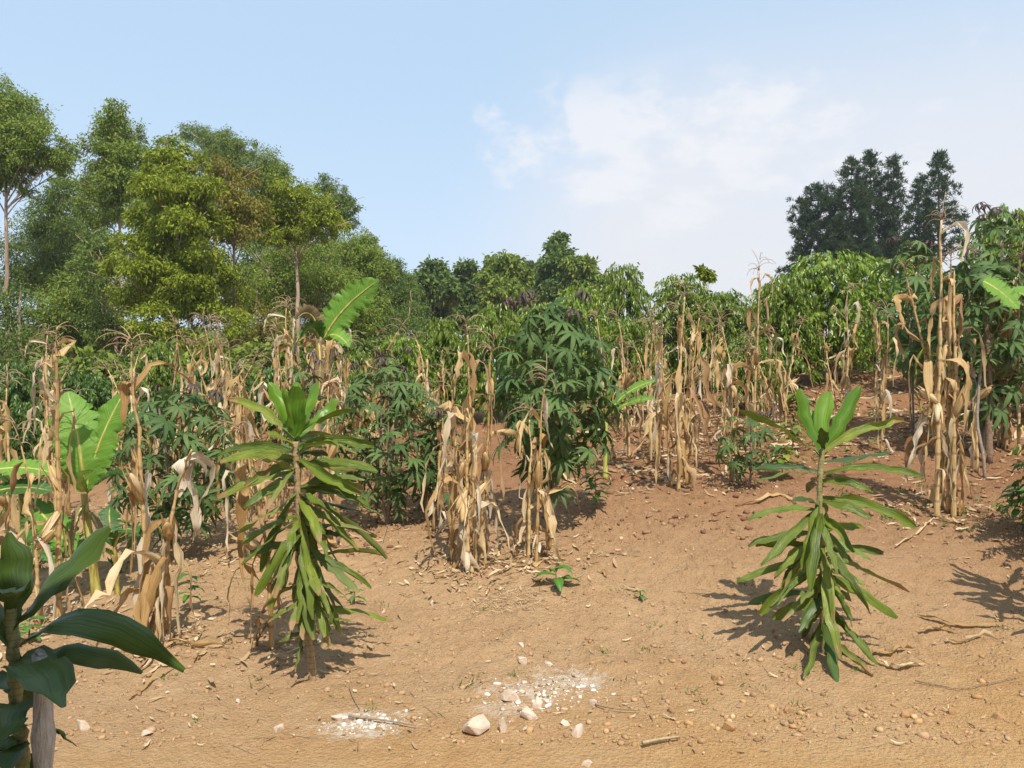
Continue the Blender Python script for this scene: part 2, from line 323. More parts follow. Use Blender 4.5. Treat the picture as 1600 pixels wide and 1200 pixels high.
# ------------------------------------------------------------------ object helpers
def link(name, data, parent=None, loc=None):
    o = bpy.data.objects.new(name, data); COL.objects.link(o)
    if parent is not None: o.parent = parent
    if loc is not None: o.location = loc
    return o
def tag(o, label=None, cat=None, group=None, kind=None):
    if label: o['label'] = label
    if cat: o['category'] = cat
    if group: o['group'] = group
    if kind: o['kind'] = kind
    return o
def thing(name, label, cat, loc, group=None, rz=0):
    o = link(name, None, None, loc); o.rotation_euler.z = rz; o.empty_display_size = .1
    return tag(o, label, cat, group)
def copy_tree(src, loc, rz, sc, label, group):
    c = src.copy(); COL.objects.link(c); c.location = loc; c.rotation_euler = (0, 0, rz); c.scale = sc
    c['label'] = label
    if group: c['group'] = group
    for ch in src.children:
        d = ch.copy(); COL.objects.link(d); d.parent = c
    return c
class MB:
    def __init__(s): s.v = []; s.f = []; s.uv = []; s.r = []; s.mi = []; s.n = 0
    def add(s, V, F, UV, rnd=0.0, mi=0):
        s.v.append(np.asarray(V, float)); 
        s.f += [tuple(i+s.n for i in f) for f in F]; s.mi += [mi]*len(F)
        s.uv.append(np.asarray(UV, float)); s.r.append(np.full(len(V), rnd)); s.n += len(V)
    def build(s, name, mats, parent=None, loc=None, smooth=True):
        me = bpy.data.meshes.new(name); V = np.concatenate(s.v)
        me.from_pydata(V.tolist(), [], s.f)
        for m in (mats if isinstance(mats, (list, tuple)) else [mats]): me.materials.append(m)
        UV = np.concatenate(s.uv); li = np.empty(len(me.loops), np.int32); me.loops.foreach_get('vertex_index', li)
        me.uv_layers.new(name='UVMap').data.foreach_set('uv', UV[li].ravel())
        me.attributes.new('rnd', 'FLOAT', 'POINT').data.foreach_set('value', np.concatenate(s.r))
        me.polygons.foreach_set('material_index', s.mi)
        if smooth: me.polygons.foreach_set('use_smooth', [True]*len(me.polygons))
        return link(name, me, parent, loc)
def fast_mesh(name, V, F, mat, rnd=None, smooth=False):
    me = bpy.data.meshes.new(name); n, k = F.shape
    me.vertices.add(len(V)); me.vertices.foreach_set('co', np.ascontiguousarray(V, np.float32).ravel())
    me.loops.add(n*k); me.loops.foreach_set('vertex_index', np.ascontiguousarray(F, np.int32).ravel())
    me.polygons.add(n); me.polygons.foreach_set('loop_start', np.arange(0, n*k, k, dtype=np.int32))
    me.update(calc_edges=True)
    if rnd is not None: me.attributes.new('rnd', 'FLOAT', 'POINT').data.foreach_set('value', np.ascontiguousarray(rnd, np.float32))
    if smooth: me.polygons.foreach_set('use_smooth', np.ones(n, bool))
    me.materials.append(mat)
    return me
def nrm(v): return v/np.maximum(1e-9, np.linalg.norm(v, axis=-1, keepdims=True))
def frames(P, side0):
    T = nrm(np.gradient(P, axis=0)); Sd = np.empty_like(P); s = np.asarray(side0, float)
    for i in range(len(P)):
        s = s-T[i]*np.dot(s, T[i]); k = np.linalg.norm(s)
        if k < 1e-5: s = np.cross(T[i], [.3, .5, .81]); k = np.linalg.norm(s)
        s = s/k; Sd[i] = s
    return T, Sd, np.cross(T, Sd)
def ribbon(mb, P, side0, W, phi=.6, twist=None, m=5, sign=1, rnd=0., mi=0, wave=0., rng=RNG, crease=0.):
    """leaf blade along P: half width W, cross-section an arc of angle phi (a rolled leaf has a large phi)"""
    P = np.asarray(P, float); n = len(P); T, A, B = frames(P, side0)
    if twist is not None:
        c = np.cos(twist)[:, None]; s_ = np.sin(twist)[:, None]; A, B = A*c+B*s_, B*c-A*s_
    W = np.asarray(W, float); phi = np.broadcast_to(np.asarray(phi, float), (n,))
    a = np.linspace(-1, 1, m); V = []; UV = []
    for i in range(n):
        ph = max(.05, phi[i]); rr = 2*W[i]/ph
        ang = a*ph/2; x = np.sin(ang)*rr; z = (1-np.cos(ang))*rr*sign
        if crease: z = z+crease*W[i]*np.abs(a)
        if wave: z = z+np.abs(a)**2*W[i]*wave*(rng.random(m)-.5)*2
        V.append(P[i]+A[i]*x[:, None]+B[i]*z[:, None])
        UV.append(np.stack([(a+1)/2, np.full(m, i/(n-1))], 1))
    F = [(i*m+j, i*m+j+1, (i+1)*m+j+1, (i+1)*m+j) for i in range(n-1) for j in range(m-1)]
    mb.add(np.concatenate(V), F, np.concatenate(UV), rnd, mi)
def tube(mb, P, rad, sides=6, rnd=0., mi=0, cap=True):
    P = np.asarray(P, float); n = len(P); T, A, B = frames(P, (1, .05, .02)); rad = np.broadcast_to(np.asarray(rad, float), (n,))
    an = np.linspace(0, 2*math.pi, sides, endpoint=False); V = []; UV = []
    for i in range(n):
        V.append(P[i]+(A[i]*np.cos(an)[:, None]+B[i]*np.sin(an)[:, None])*rad[i]); UV.append(np.stack([an/6.2832, np.full(sides, i/(n-1))], 1))
    F = [(i*sides+j, i*sides+(j+1) % sides, (i+1)*sides+(j+1) % sides, (i+1)*sides+j) for i in range(n-1) for j in range(sides)]
    if cap: F += [tuple(range((n-1)*sides, n*sides)), tuple(range(sides-1, -1, -1))]
    mb.add(np.concatenate(V), F, np.concatenate(UV), rnd, mi)
def bez(p0, p1, p2, p3, n):
    t = np.linspace(0, 1, n)[:, None]; p0, p1, p2, p3 = (np.asarray(p, float) for p in (p0, p1, p2, p3))
    return (1-t)**3*p0+3*(1-t)**2*t*p1+3*(1-t)*t*t*p2+t**3*p3

# ------------------------------------------------------------------ the setting: field and dirt road
def build_ground():
    rows = np.concatenate([np.linspace(-14, 2.4, 9), 2.4*np.exp(np.arange(1, 330)*.0040)])
    y = rows[-1]; 
    while y < 45: y *= 1.012; rows = np.append(rows, y)
    while y < 1500: y *= 1.10; rows = np.append(rows, y)
    s = np.linspace(-1, 1, 701); u = s*(.30+.70*s**8)
    hw = np.maximum(12, rows*1.25)
    X = u[None, :]*hw[:, None]; Y = np.repeat(rows[:, None], len(s), 1)
    edge = 3.55+.30*(vnoise(u*12*.9, u*0+1.5, 11)-.5)
    Z = H(X, Y)+relief(X, Y)
    k = int(np.argmin(abs(rows-3.72)))
    nc = len(s)
    def part(name, r0, r1):
        V = np.stack([X[r0:r1+1], Y[r0:r1+1], Z[r0:r1+1]], -1).reshape(-1, 3); nr = r1-r0+1
        i = np.arange((nr-1)*nc).reshape(nr-1, nc)[:, :-1].ravel()
        F = np.stack([i, i+1, i+nc+1, i+nc], 1)
        o = link(name, fast_mesh(name, V, F, M['soil'], smooth=True)); tag(o, kind='structure'); return o
    part('dirt_road', 0, k); part('ground', k, len(rows)-1)
build_ground()

# ------------------------------------------------------------------ dracaenas of the hedge row
def strap_leaf(root, name, mat, p0, p1, tip, wmax, phi, sign, twist, rng, n=11, pinch=0.):
    base = np.array(root.location); p0 = np.array(p0)-base; tip = np.array(tip)-base; p1 = np.array(p1)-base
    d = tip-p0; hz = np.array([d[0], d[1], 0]); 
    if np.linalg.norm(hz) < .05: hz = np.array([.2, -1, 0])
    hz = hz/np.linalg.norm(hz); side = np.cross([0, 0, 1], hz)
    P = bez(p0, p0+(p1-p0)*.75, p1+(tip-p1)*.25, tip, n)
    t = np.linspace(0, 1, n)
    W = wmax*np.minimum(1, .32+2.6*t)*np.clip((1-t)*(8.5 if 'shade' not in mat.name else 4.5), .26 if 'shade' not in mat.name else .08, 1)**.7*(1-.10*t)
    W *= 1-pinch*np.exp(-((t-.17)/.10)**2)
    W *= 1+.08*np.sin(t*9+rng.random()*6)
    P[1:-1] += rng.normal(0, .004, (n-2, 3))
    new_ = mat.name.startswith('dracaena_new'); near_ = 'shade' in mat.name
    if new_: side = side*.35*(1 if side[0] >= 0 else -1)+np.array([1., 0, 0])
    W = W*(1.02 if new_ else 1.02 if near_ else .90); phi = phi if new_ or near_ else rng.uniform(1.2, 2.7)
    wk = 0 if new_ else .06 if near_ else .17
    mb = MB(); ribbon(mb, P, side, W, phi=phi*(1-.3*np.exp(-t*6)), twist=twist[0]+(twist[1]-twist[0])*t**1.3+np.cumsum(rng.normal(0, 1, n))*wk, m=7, sign=sign, wave=.22, rng=rng, crease=.12 if near_ else rng.uniform(.2, .55))
    return mb.build(name, mat, root)

def dracaena(label, base, stem_px, Y, leaves, seed, group, cane=None):
    """leaves: (x0,y0 on the stem side, x1,y1 tip, depth of tip, half width m, roll, kind[, mid x, mid y])"""
    rng = np.random.default_rng(seed)
    t = thing('dracaena_plant', label, 'plant', base, group)
    sp = [pt(x, y, Y) for x, y in stem_px]; sp[0] = Vector(base)-Vector((0, 0, .05))
    sp = np.array([list(p) for p in sp])
    mb = MB(); n = len(sp)
    zz = np.linspace(0, 1, 40); P = np.stack([np.interp(zz, np.linspace(0, 1, n), sp[:, k]) for k in range(3)], 1)-np.array(base)
    P[1:-1, :2] += rng.normal(0, .002, (38, 2))
    tube(mb, P, (.020-.004*zz)*(1+.12*(np.arange(40) % 3 == 0)), 8); mb.build('stem', M['dracaena_cane'] if cane else M['dracaena_stem'], t)
    def stem_at(z): 
        return np.array([np.interp(z, sp[:, 2], sp[:, 0]), np.interp(z, sp[:, 2], sp[:, 1]), z])
    for lf in leaves:
        x0, y0, x1, y1, dy, w, roll, kind = lf[:8]
        tip = pt(x1, y1, Y+dy); p_base = pt(x0, y0, Y)
        s0 = stem_at(np.clip(p_base.z-(0 if kind != 'n' else .02), sp[0, 2]+.05, sp[-1, 2]+.03))
        if len(lf) > 8: mid = np.array(pt(lf[8], lf[9], Y+dy*.55))
        else:
            mid = s0*.52+np.array(tip)*.48
            L = np.linalg.norm(np.array(tip)-s0); horiz = np.hypot(tip[0]-s0[0], tip[1]-s0[1])/max(L, .01)
            mid[2] += (.10 if kind != 'n' else .01)*L*horiz+.02*horiz
            mid[:2] += rng.normal(0, .012, 2)
        mat = {'n': 'dracaena_new', 'g': 'dracaena', 'o': 'dracaena_old', 'd': 'dracaena_dark'}[kind]
        sign = 1 if kind == 'n' or rng.random() < .45 else -1
        hz_ = abs(tip[0]-s0[0])/max(.01, np.linalg.norm(np.array(tip)-s0)); a = rng.normal(0, .22)+(.75 if kind in 'go' else .15)*hz_*np.sign(tip[0]-s0[0])*(kind != 'n'); b = a+rng.normal(0, .6 if kind != 'n' else .2)
        o = strap_leaf(t, 'leaf', M[mat], s0, mid, tip, w, roll, sign, (a, b), rng, pinch=0 if kind == 'n' else rng.uniform(.1, .6))
        if kind == 'o' and rng.random() < .4: o['label'] = 'wilted leaf gone dull olive with a brown tip'
    return t, stem_at
def filler(stem_at, z0, z1, n, Y, rng, rmin=.3, rmax=.45, droop=(-.35, .05), front=.5):
    """extra leaves that point away from or towards the viewer"""
    out = []
    for i in range(n):
        z = z0+(z1-z0)*rng.random(); s = stem_at(z); az = rng.random()*6.283
        r = rmin+(rmax-rmin)*rng.random(); dx, dyy = r*math.cos(az), r*math.sin(az)*(front if math.sin(az) < 0 else 1)
        dz = droop[0]+(droop[1]-droop[0])*rng.random()
        tip = s+np.array([dx, dyy, dz]); yy = tip[1]
        out.append((800+1200*s[0]/s[1], 600-1200*(s[2]-EYE)/s[1], 800+1200*tip[0]/yy, 600-1200*(tip[2]-EYE)/yy, yy-Y, .026+.012*rng.random(), 1.2+rng.random(), 'o' if rng.random() < .35 else 'g'))
    return out
DG = 'dracaenas planted in a row along the road'
# the bushier one
bA = foot(490, 1066); YA = bA.y
stemA = [(490, 1066), (484, 1010), (478, 950), (472, 880), (468, 800), (464, 740), (461, 690)]
LA = [(452, 684, 358, 625, .10, .034, .8, 'g'), (456, 678, 420, 598, .04, .040, .6, 'n'), (458, 674, 443, 606, -.10, .020, .9, 'n'), (464, 680, 461, 604, -.10, .050, .55, 'n'),
      (467, 682, 464, 597, .12, .040, .7, 'n'), (470, 674, 495, 598, .06, .034, .9, 'n'), (473, 678, 528, 622, .10, .036, .9, 'n'), (478, 684, 552, 640, -.12, .036, 1.0, 'g'), (468, 680, 440, 630, .22, .034, .8, 'n'),
      (462, 700, 418, 678, -.22, .036, .7, 'g'), (452, 706, 340, 715, .10, .036, 1.4, 'g'), (452, 718, 344, 722, -.08, .032, 1.3, 'g'), (482, 702, 584, 697, .05, .036, 1.4, 'g'),
      (472, 712, 512, 712, .20, .032, 1.6, 'd'), (488, 726, 590, 738, -.05, .036, 1.5, 'g'), (463, 718, 566, 768, -.16, .040, 1.2, 'g', 508, 748), (455, 738, 340, 778, .02, .036, 1.5, 'g'),
      (452, 750, 382, 796, -.20, .036, 1.4, 'g'), (478, 766, 574, 792, .06, .038, 1.3, 'g'), (480, 786, 568, 803, .18, .034, 1.6, 'd'), (464, 768, 371, 832, -.18, .040, 1.5, 'g', 428, 800),
      (458, 806, 379, 850, -.12, .034, 1.5, 'g'), (470, 792, 579, 834, -.12, .036, 1.6, 'o', 520, 812), (480, 838, 549, 846, .14, .034, 1.7, 'd'), (455, 806, 377, 882, -.10, .034, 1.6, 'g', 420, 836),
      (458, 826, 399, 932, -.10, .036, 1.6, 'g', 432, 866), (463, 812, 449, 908, -.24, .036, 1.4, 'g', 452, 840), (468, 826, 489, 968, -.20, .036, 1.5, 'g', 476, 880), (480, 842, 560, 926, -.12, .034, 1.6, 'o', 520, 886),
      (482, 872, 536, 948, .06, .032, 1.6, 'd'), (486, 908, 527, 978, -.10, .034, 1.7, 'g', 506, 925), (464, 912, 410, 955, -.08, .026, 2.2, 'o'), (466, 940, 418, 974, -.14, .030, 2.0, 'o'),
      (486, 976, 552, 973, -.10, .020, 2.3, 'o'), (472, 975, 462, 1050, -.12, .014, 2.2, 'o'), (472, 940, 474, 1000, -.18, .026, 1.8, 'o'), (470, 990, 436, 1003, -.10, .022, 2.0, 'o'),
      (464, 760, 420, 745, .25, .034, 1.4, 'd'), (470, 770, 520, 765, .30, .034, 1.4, 'd'), (464, 850, 425, 905, -.02, .034, 1.5, 'g'), (476, 860, 500, 930, -.22, .034, 1.5, 'g'), (460, 830, 440, 885, -.25, .034, 1.5, 'g'),
      (462, 780, 500, 850, -.28, .036, 1.3, 'g', 486, 796), (462, 840, 430, 935, -.16, .030, 1.8, 'o'), (480, 900, 512, 960, -.2, .030, 1.7, 'g'), (474, 930, 455, 985, -.18, .028, 1.8, 'o'), (484, 930, 500, 990, -.10, .026, 1.8, 'o')]
rgA = np.random.default_rng(5)
sA = lambda z: np.array([-1.08, YA, z])
dracaena('bushy green dracaena with dense drooping leaves on a bare slanting cane', bA, stemA, YA, LA+filler(sA, .35, 1.1, 16, YA, rgA)+filler(sA, .95, 1.36, 12, YA, rgA, .25, .42, (-.18, .12), .8)+filler(sA, .62, 1.08, 20, YA, rgA, .10, .26, (-.46, -.26), .9), 31, DG, cane=True)
# the open one with the wheel of upper leaves
bB = foot(1288, 1012); YB = bB.y
stemB = [(1288, 1012), (1288, 960), (1286, 900), (1284, 840), (1280, 790), (1281, 745), (1285, 700)]
LB = [(1276, 716, 1155, 642, -.02, .032, 1.2, 'g'), (1281, 702, 1250, 607, .05, .042, .7, 'n'), (1284, 705, 1268, 640, .16, .034, .9, 'n'), (1288, 698, 1296, 612, .10, .050, .55, 'n'), (1284, 704, 1283, 668, -.14, .036, 2.2, 'd'),
      (1294, 706, 1345, 604, .04, .042, .8, 'n'), (1300, 708, 1412, 655, .02, .034, 1.2, 'g'), (1294, 722, 1393, 706, .14, .034, 1.8, 'd', 1350, 712), (1290, 742, 1441, 746, -.10, .034, 1.3, 'g'),
      (1275, 738, 1176, 733, .12, .034, 1.5, 'd'), (1275, 742, 1179, 753, -.08, .034, 1.3, 'g'), (1290, 754, 1364, 772, -.14, .034, 1.3, 'g'), (1290, 778, 1430, 824, -.06, .042, 1.1, 'g'), (1294, 786, 1362, 810, -.16, .032, 1.4, 'g'),
      (1276, 792, 1238, 782, -.24, .028, 2.0, 'd'), (1276, 798, 1168, 813, -.02, .034, 1.8, 'g'), (1276, 794, 1190, 884, -.22, .032, 1.5, 'g', 1246, 822), (1279, 802, 1264, 924, -.26, .040, 1.1, 'g', 1272, 826),
      (1288, 810, 1336, 862, -.22, .038, 1.3, 'g'), (1296, 838, 1352, 828, .10, .030, 1.4, 'g'), (1278, 866, 1180, 852, .16, .032, 1.5, 'g'), (1278, 878, 1152, 908, -.06, .034, 1.5, 'g'), (1278, 872, 1202, 948, -.24, .036, 1.4, 'g', 1246, 892),
      (1288, 870, 1380, 864, .08, .032, 1.5, 'o'), (1288, 870, 1420, 926, -.10, .034, 1.5, 'o', 1330, 880), (1290, 896, 1402, 966, -.10, .034, 1.6, 'g', 1340, 918), (1285, 882, 1314, 1030, -.34, .034, 1.5, 'g', 1290, 930),
      (1280, 915, 1222, 970, -.18, .028, 1.6, 'o'), (1278, 925, 1248, 988, -.20, .028, 1.6, 'd'), (1300, 945, 1372, 1038, -.22, .030, 1.6, 'g', 1325, 975), (1298, 960, 1352, 1024, -.14, .030, 1.5, 'o'),
      (1284, 975, 1255, 1060, -.40, .030, 1.6, 'o', 1270, 1010), (1288, 972, 1308, 1068, -.42, .034, 1.4, 'd', 1298, 1010), (1296, 990, 1364, 1058, -.36, .028, 1.8, 'o', 1320, 1022), (1280, 950, 1262, 982, -.20, .030, 1.4, 'o'),
      (1283, 760, 1262, 770, .30, .032, 1.4, 'd'), (1283, 830, 1300, 815, .34, .034, 1.4, 'd'), (1284, 880, 1300, 880, .36, .034, 1.4, 'd'), (1286, 930, 1330, 940, .30, .030, 1.5, 'd'), (1284, 900, 1240, 915, .30, .030, 1.5, 'd')]
rgB = np.random.default_rng(15); sB = lambda z: np.array([bB.x-.01, YB, bB.z+z])
dracaena('open dracaena spreading whorls of narrow leaves over bare soil with wilted lower leaves', bB, stemB, YB, LB+filler(sB, .12, .75, 14, YB, rgB, .22, .42, (-.38, 0))+filler(sB, .40, .95, 16, YB, rgB, .14, .34, (-.40, -.15), .9), 47, DG)
# the near one beside the post
YC = 2.2; bC = Vector((-1.42, YC, ground(-1.42, YC)))
stemC = [(30, 1470), (36, 1200), (26, 1100), (20, 1000), (14, 920)]
LC = [(24, 985, 172, 824, .05, .052, .9, 'd', 88, 900), (16, 980, 14, 832, .02, .044, 1.0, 'd'), (8, 1010, -70, 880, .0, .05, .8, 'd'), (22, 1015, 288, 1048, -.06, .050, 1.2, 'd', 112, 925), (30, 1040, 222, 1052, .10, .034, 1.4, 'd', 112, 1000),
      (6, 1040, 98, 1106, -.28, .064, .7, 'd', 48, 1030), (40, 1130, 121, 1166, .02, .024, 1.5, 'd', 92, 1126), (10, 960, 24, 926, -.25, .046, .9, 'd'), (34, 1150, -30, 1190, -.1, .036, 1.3, 'd'), (30, 1160, 8, 1215, -.15, .036, 1.1, 'd'),
      (24, 1080, -90, 1090, .1, .05, 1., 'd'), (24, 1060, 40, 1110, .28, .05, 1.1, 'd'), (30, 1100, -10, 1165, -.24, .045, 1.2, 'd'), (34, 1180, 60, 1260, .1, .045, 1.2, 'd'), (30, 1200, -60, 1290, -.1, .045, 1.2, 'd'), (34, 1240, 100, 1330, -.2, .045, 1.2, 'd'), (32, 1300, -30, 1400, -.1, .045, 1.2, 'd')]
dracaena('dark broad-leaved dracaena close to the grey wooden post', bC, stemC, YC, LC, 53, DG)
# the next one of the row, just outside the picture, throws its shadow in
bD = Vector((3.55, 4.35, ground(3.55, 4.35))); YD = bD.y; pxD = 800+1200*bD.x/YD
rgD = np.random.default_rng(8); sD = lambda z: np.array([bD.x, YD, bD.z+z])
dracaena('dracaena standing past the edge of the view beyond the open one', bD, [(pxD, 600-1200*(bD.z+k-EYE)/YD) for k in (0, .5, 1, 1.5)], YD,
         filler(sD, .4, 1.45, 52, YD, rgD, .32, .5, (-.15, .3), 1.), 61, DG)

# grey post
def post():
    b = pt(68, 1500, 2.12); g = ground(b.x, b.y); h = (EYE-(1022-600)/1200*2.12)-g
    t = thing('wooden_post', 'weathered grey wooden post with a sawn top beside the dark dracaena', 'post', (b.x, b.y, g))
    mb = MB(); z = np.linspace(-.1, h, 22); rg = np.random.default_rng(3)
    P = np.stack([np.sin(z*5)*.003, np.cos(z*7)*.003, z], 1); tube(mb, P, .0245+rg.normal(0, .0016, 22)+.0022*np.sin(z*23)+.004*np.exp(-((z-h*.72)/.03)**2), 14); mb.build('shaft', M['post_wood'], t)
    mb = MB(); tube(mb, [(0, 0, h+.0015), (.002, 0, h+.006)], [.0235, .021], 14); mb.build('sawn_top', M['post_wood'], t)
post()

# ------------------------------------------------------------------ maize
def maize_parts(rng, h, lean=(0, 0), nleaf=9, cob=1, tassel=True, shag=.5, thick=1., kink=.0, low=.10):
    out = []
    n = 16; z = np.linspace(0, 1, n)
    P = np.stack([lean[0]*z**1.6, lean[1]*z**1.6, h*z], 1)
    wob = np.cumsum(rng.normal(0, .008, (n, 2)), 0); P[:, :2] += wob*z[:, None]
    if kink: 
        k = rng.uniform(.6, .8); a = rng.random()*6.28; q = np.clip(z-k, 0, 1); P[:, 0] += math.cos(a)*q*kink*h; P[:, 1] += math.sin(a)*q*kink*h; P[:, 2] -= q*kink*h*.45
    P[0, 2] = -.04
    zz = np.linspace(0, 1, 46); PP = np.stack([np.interp(zz, z, P[:, k]) for k in range(3)], 1)
    rr = thick*(.0125*(1-.55*zz))*(1+.35*(((zz*10) % 1) < .55)*(zz < .8))
    mb = MB(); tube(mb, PP, rr, 6, rng.random()); out.append(('stalk', mb, M['maize_stalk'], None))
    at = lambda s: np.array([np.interp(s, z, P[:, k]) for k in range(3)])
    az0 = rng.random()*6.28
    for i in range(nleaf):
        s = low+(.98-low)*(i+rng.random()*.8)/nleaf; p = at(s); az = az0+math.pi*(i % 2)+rng.normal(0, .7)
        L = (.42+.36*math.sin(math.pi*min(1, s*1.05)))*rng.uniform(.8, 1.2); tight = rng.random() < shag
        e = R(rng.uniform(40, 72)) if not tight else R(rng.uniform(10, 50)); br = rng.uniform(.12, .42) if not tight else rng.uniform(.03, .12)
        fold_k = rng.choice([.35, .6, .95]); m_ = 12; ds = L/(m_-1); Q = [p+np.array([math.cos(az), math.sin(az), 0])*.008]; el = e; a_ = az
        for j in range(1, m_):
            f = j/(m_-1)
            if f > br: el += (R(-86)-el)*(.8 if tight else fold_k)
            else: el -= .10
            el += rng.normal(0, .20); a_ += rng.normal(0, .30)
            if rng.random() < .10: el += rng.normal(0, .9)
            d = np.array([math.cos(a_)*math.cos(el), math.sin(a_)*math.cos(el), math.sin(el)]); Q.append(Q[-1]+d*ds)
        Q = np.array(Q); Q[:, 2] = np.maximum(Q[:, 2], .015+.01*rng.random(len(Q)))
        f = np.linspace(0, 1, m_); w0 = rng.uniform(.021, .052)
        W = w0*np.minimum(1, .5+2.2*f)*np.clip(1-f, .03, 1)**.5*rng.uniform(.45, 1.15, m_)
        tw = np.cumsum(rng.normal(0, .48, m_))
        mb = MB(); ribbon(mb, Q, np.cross([0, 0, 1], [math.cos(az), math.sin(az), 0]), W, phi=rng.uniform(.8, 2.6)*rng.uniform(.7, 1.2, m_), twist=tw, m=5, sign=rng.choice([-1, 1]), rnd=rng.random(), wave=.6, rng=rng)
        q = rng.random(); mat = M['maize_leaf_brown'] if q < .20 else M['maize_leaf_grey'] if q < .42 else M['maize_leaf']
        out.append(('leaf', mb, mat, None))
    for c in range(cob):
        s = rng.uniform(.36, .55); p = at(s); az = rng.random()*6.28; el = R(rng.uniform(35, 75)) if rng.random() < .7 else R(-60)
        d = np.array([math.cos(az)*math.cos(el), math.sin(az)*math.cos(el), math.sin(el)]); L = rng.uniform(.17, .24)
        f = np.linspace(0, 1, 9); rad = .031*np.sin(math.pi*np.clip(f*.86+.10, 0, 1))**.8*rng.uniform(.85, 1.15)
        mb = MB(); Q = p+np.outer(f*L, d)+d*.01; tube(mb, Q, rad, 8, rng.random())
        for k in range(4):
            a = k*1.57+rng.random(); sd = nrm(np.cross(d, [math.cos(a), math.sin(a), .3])); o2 = np.cross(sd, d)
            fl = np.linspace(0, 1, 6); Q2 = p+np.outer(fl*L*1.25, d)+np.outer(.03*np.sin(fl*2.6)+.02*fl**3*rng.uniform(-.5, 2.5), o2)
            ribbon(mb, Q2, sd, .022*np.clip(1.1-fl, .05, 1), phi=1.3, m=4, sign=-1, rnd=rng.random(), rng=rng)
        out.append(('cob', mb, M['husk'], None))
    if tassel:
        mb = MB(); top = at(1.0); td = nrm(at(1.0)-at(.93)); L = rng.uniform(.20, .32)
        f = np.linspace(0, 1, 6); bend = rng.normal(0, .12, 3); bend[2] = -abs(bend[2])
        tube(mb, top+np.outer(f*L, td)+np.outer(f**2, bend*L*2), .0045*(1-.4*f), 4, rng.random())
        for k in range(rng.integers(8, 14)):
            q = top+td*L*rng.uniform(-.05, .5); a = rng.random()*6.28; e = rng.uniform(.5, 1.35); l = rng.uniform(.12, .25); m_ = 8
            Q = [q]; 
            for j in range(1, m_):
                e -= rng.uniform(.12, .42); Q.append(Q[-1]+np.array([math.cos(a)*math.cos(e), math.sin(a)*math.cos(e), math.sin(e)])*l/(m_-1))
            tube(mb, Q, .0032*(1.1-.4*np.linspace(0, 1, m_)), 3, rng.random())
        out.append(('tassel', mb, M['tassel'], None))
    return out
def build_maize(label, base, parts, group):
    t = thing('maize_plant', label, 'maize', base, group)
    for nm, mb, mat, lb in parts:
        o = mb.build(nm, mat, t)
        if lb: o['label'] = lb
    return t
MG = 'dry maize plants standing in the field'
def maize_at(label, bx, by, tx, ty, seed, Y=None, **kw):
    b = foot(bx, by) if Y is None else foot_at(bx, Y)
    h = (by-ty)/1200*b.y if Y is None else (EYE-(ty-600)/1200*b.y)-b.z
    kw.setdefault('tassel', True)
    hs = h-(.24 if kw['tassel'] else 0)
    kw['nleaf'] = int(kw.get('nleaf', 9)*1.1); kw['shag'] = kw.get('shag', .5)*.85
    return build_maize(label, b, maize_parts(np.random.default_rng(seed), max(.5, hs), (( tx-bx)/1200*b.y, kw.pop('ly', 0)), **kw), MG)
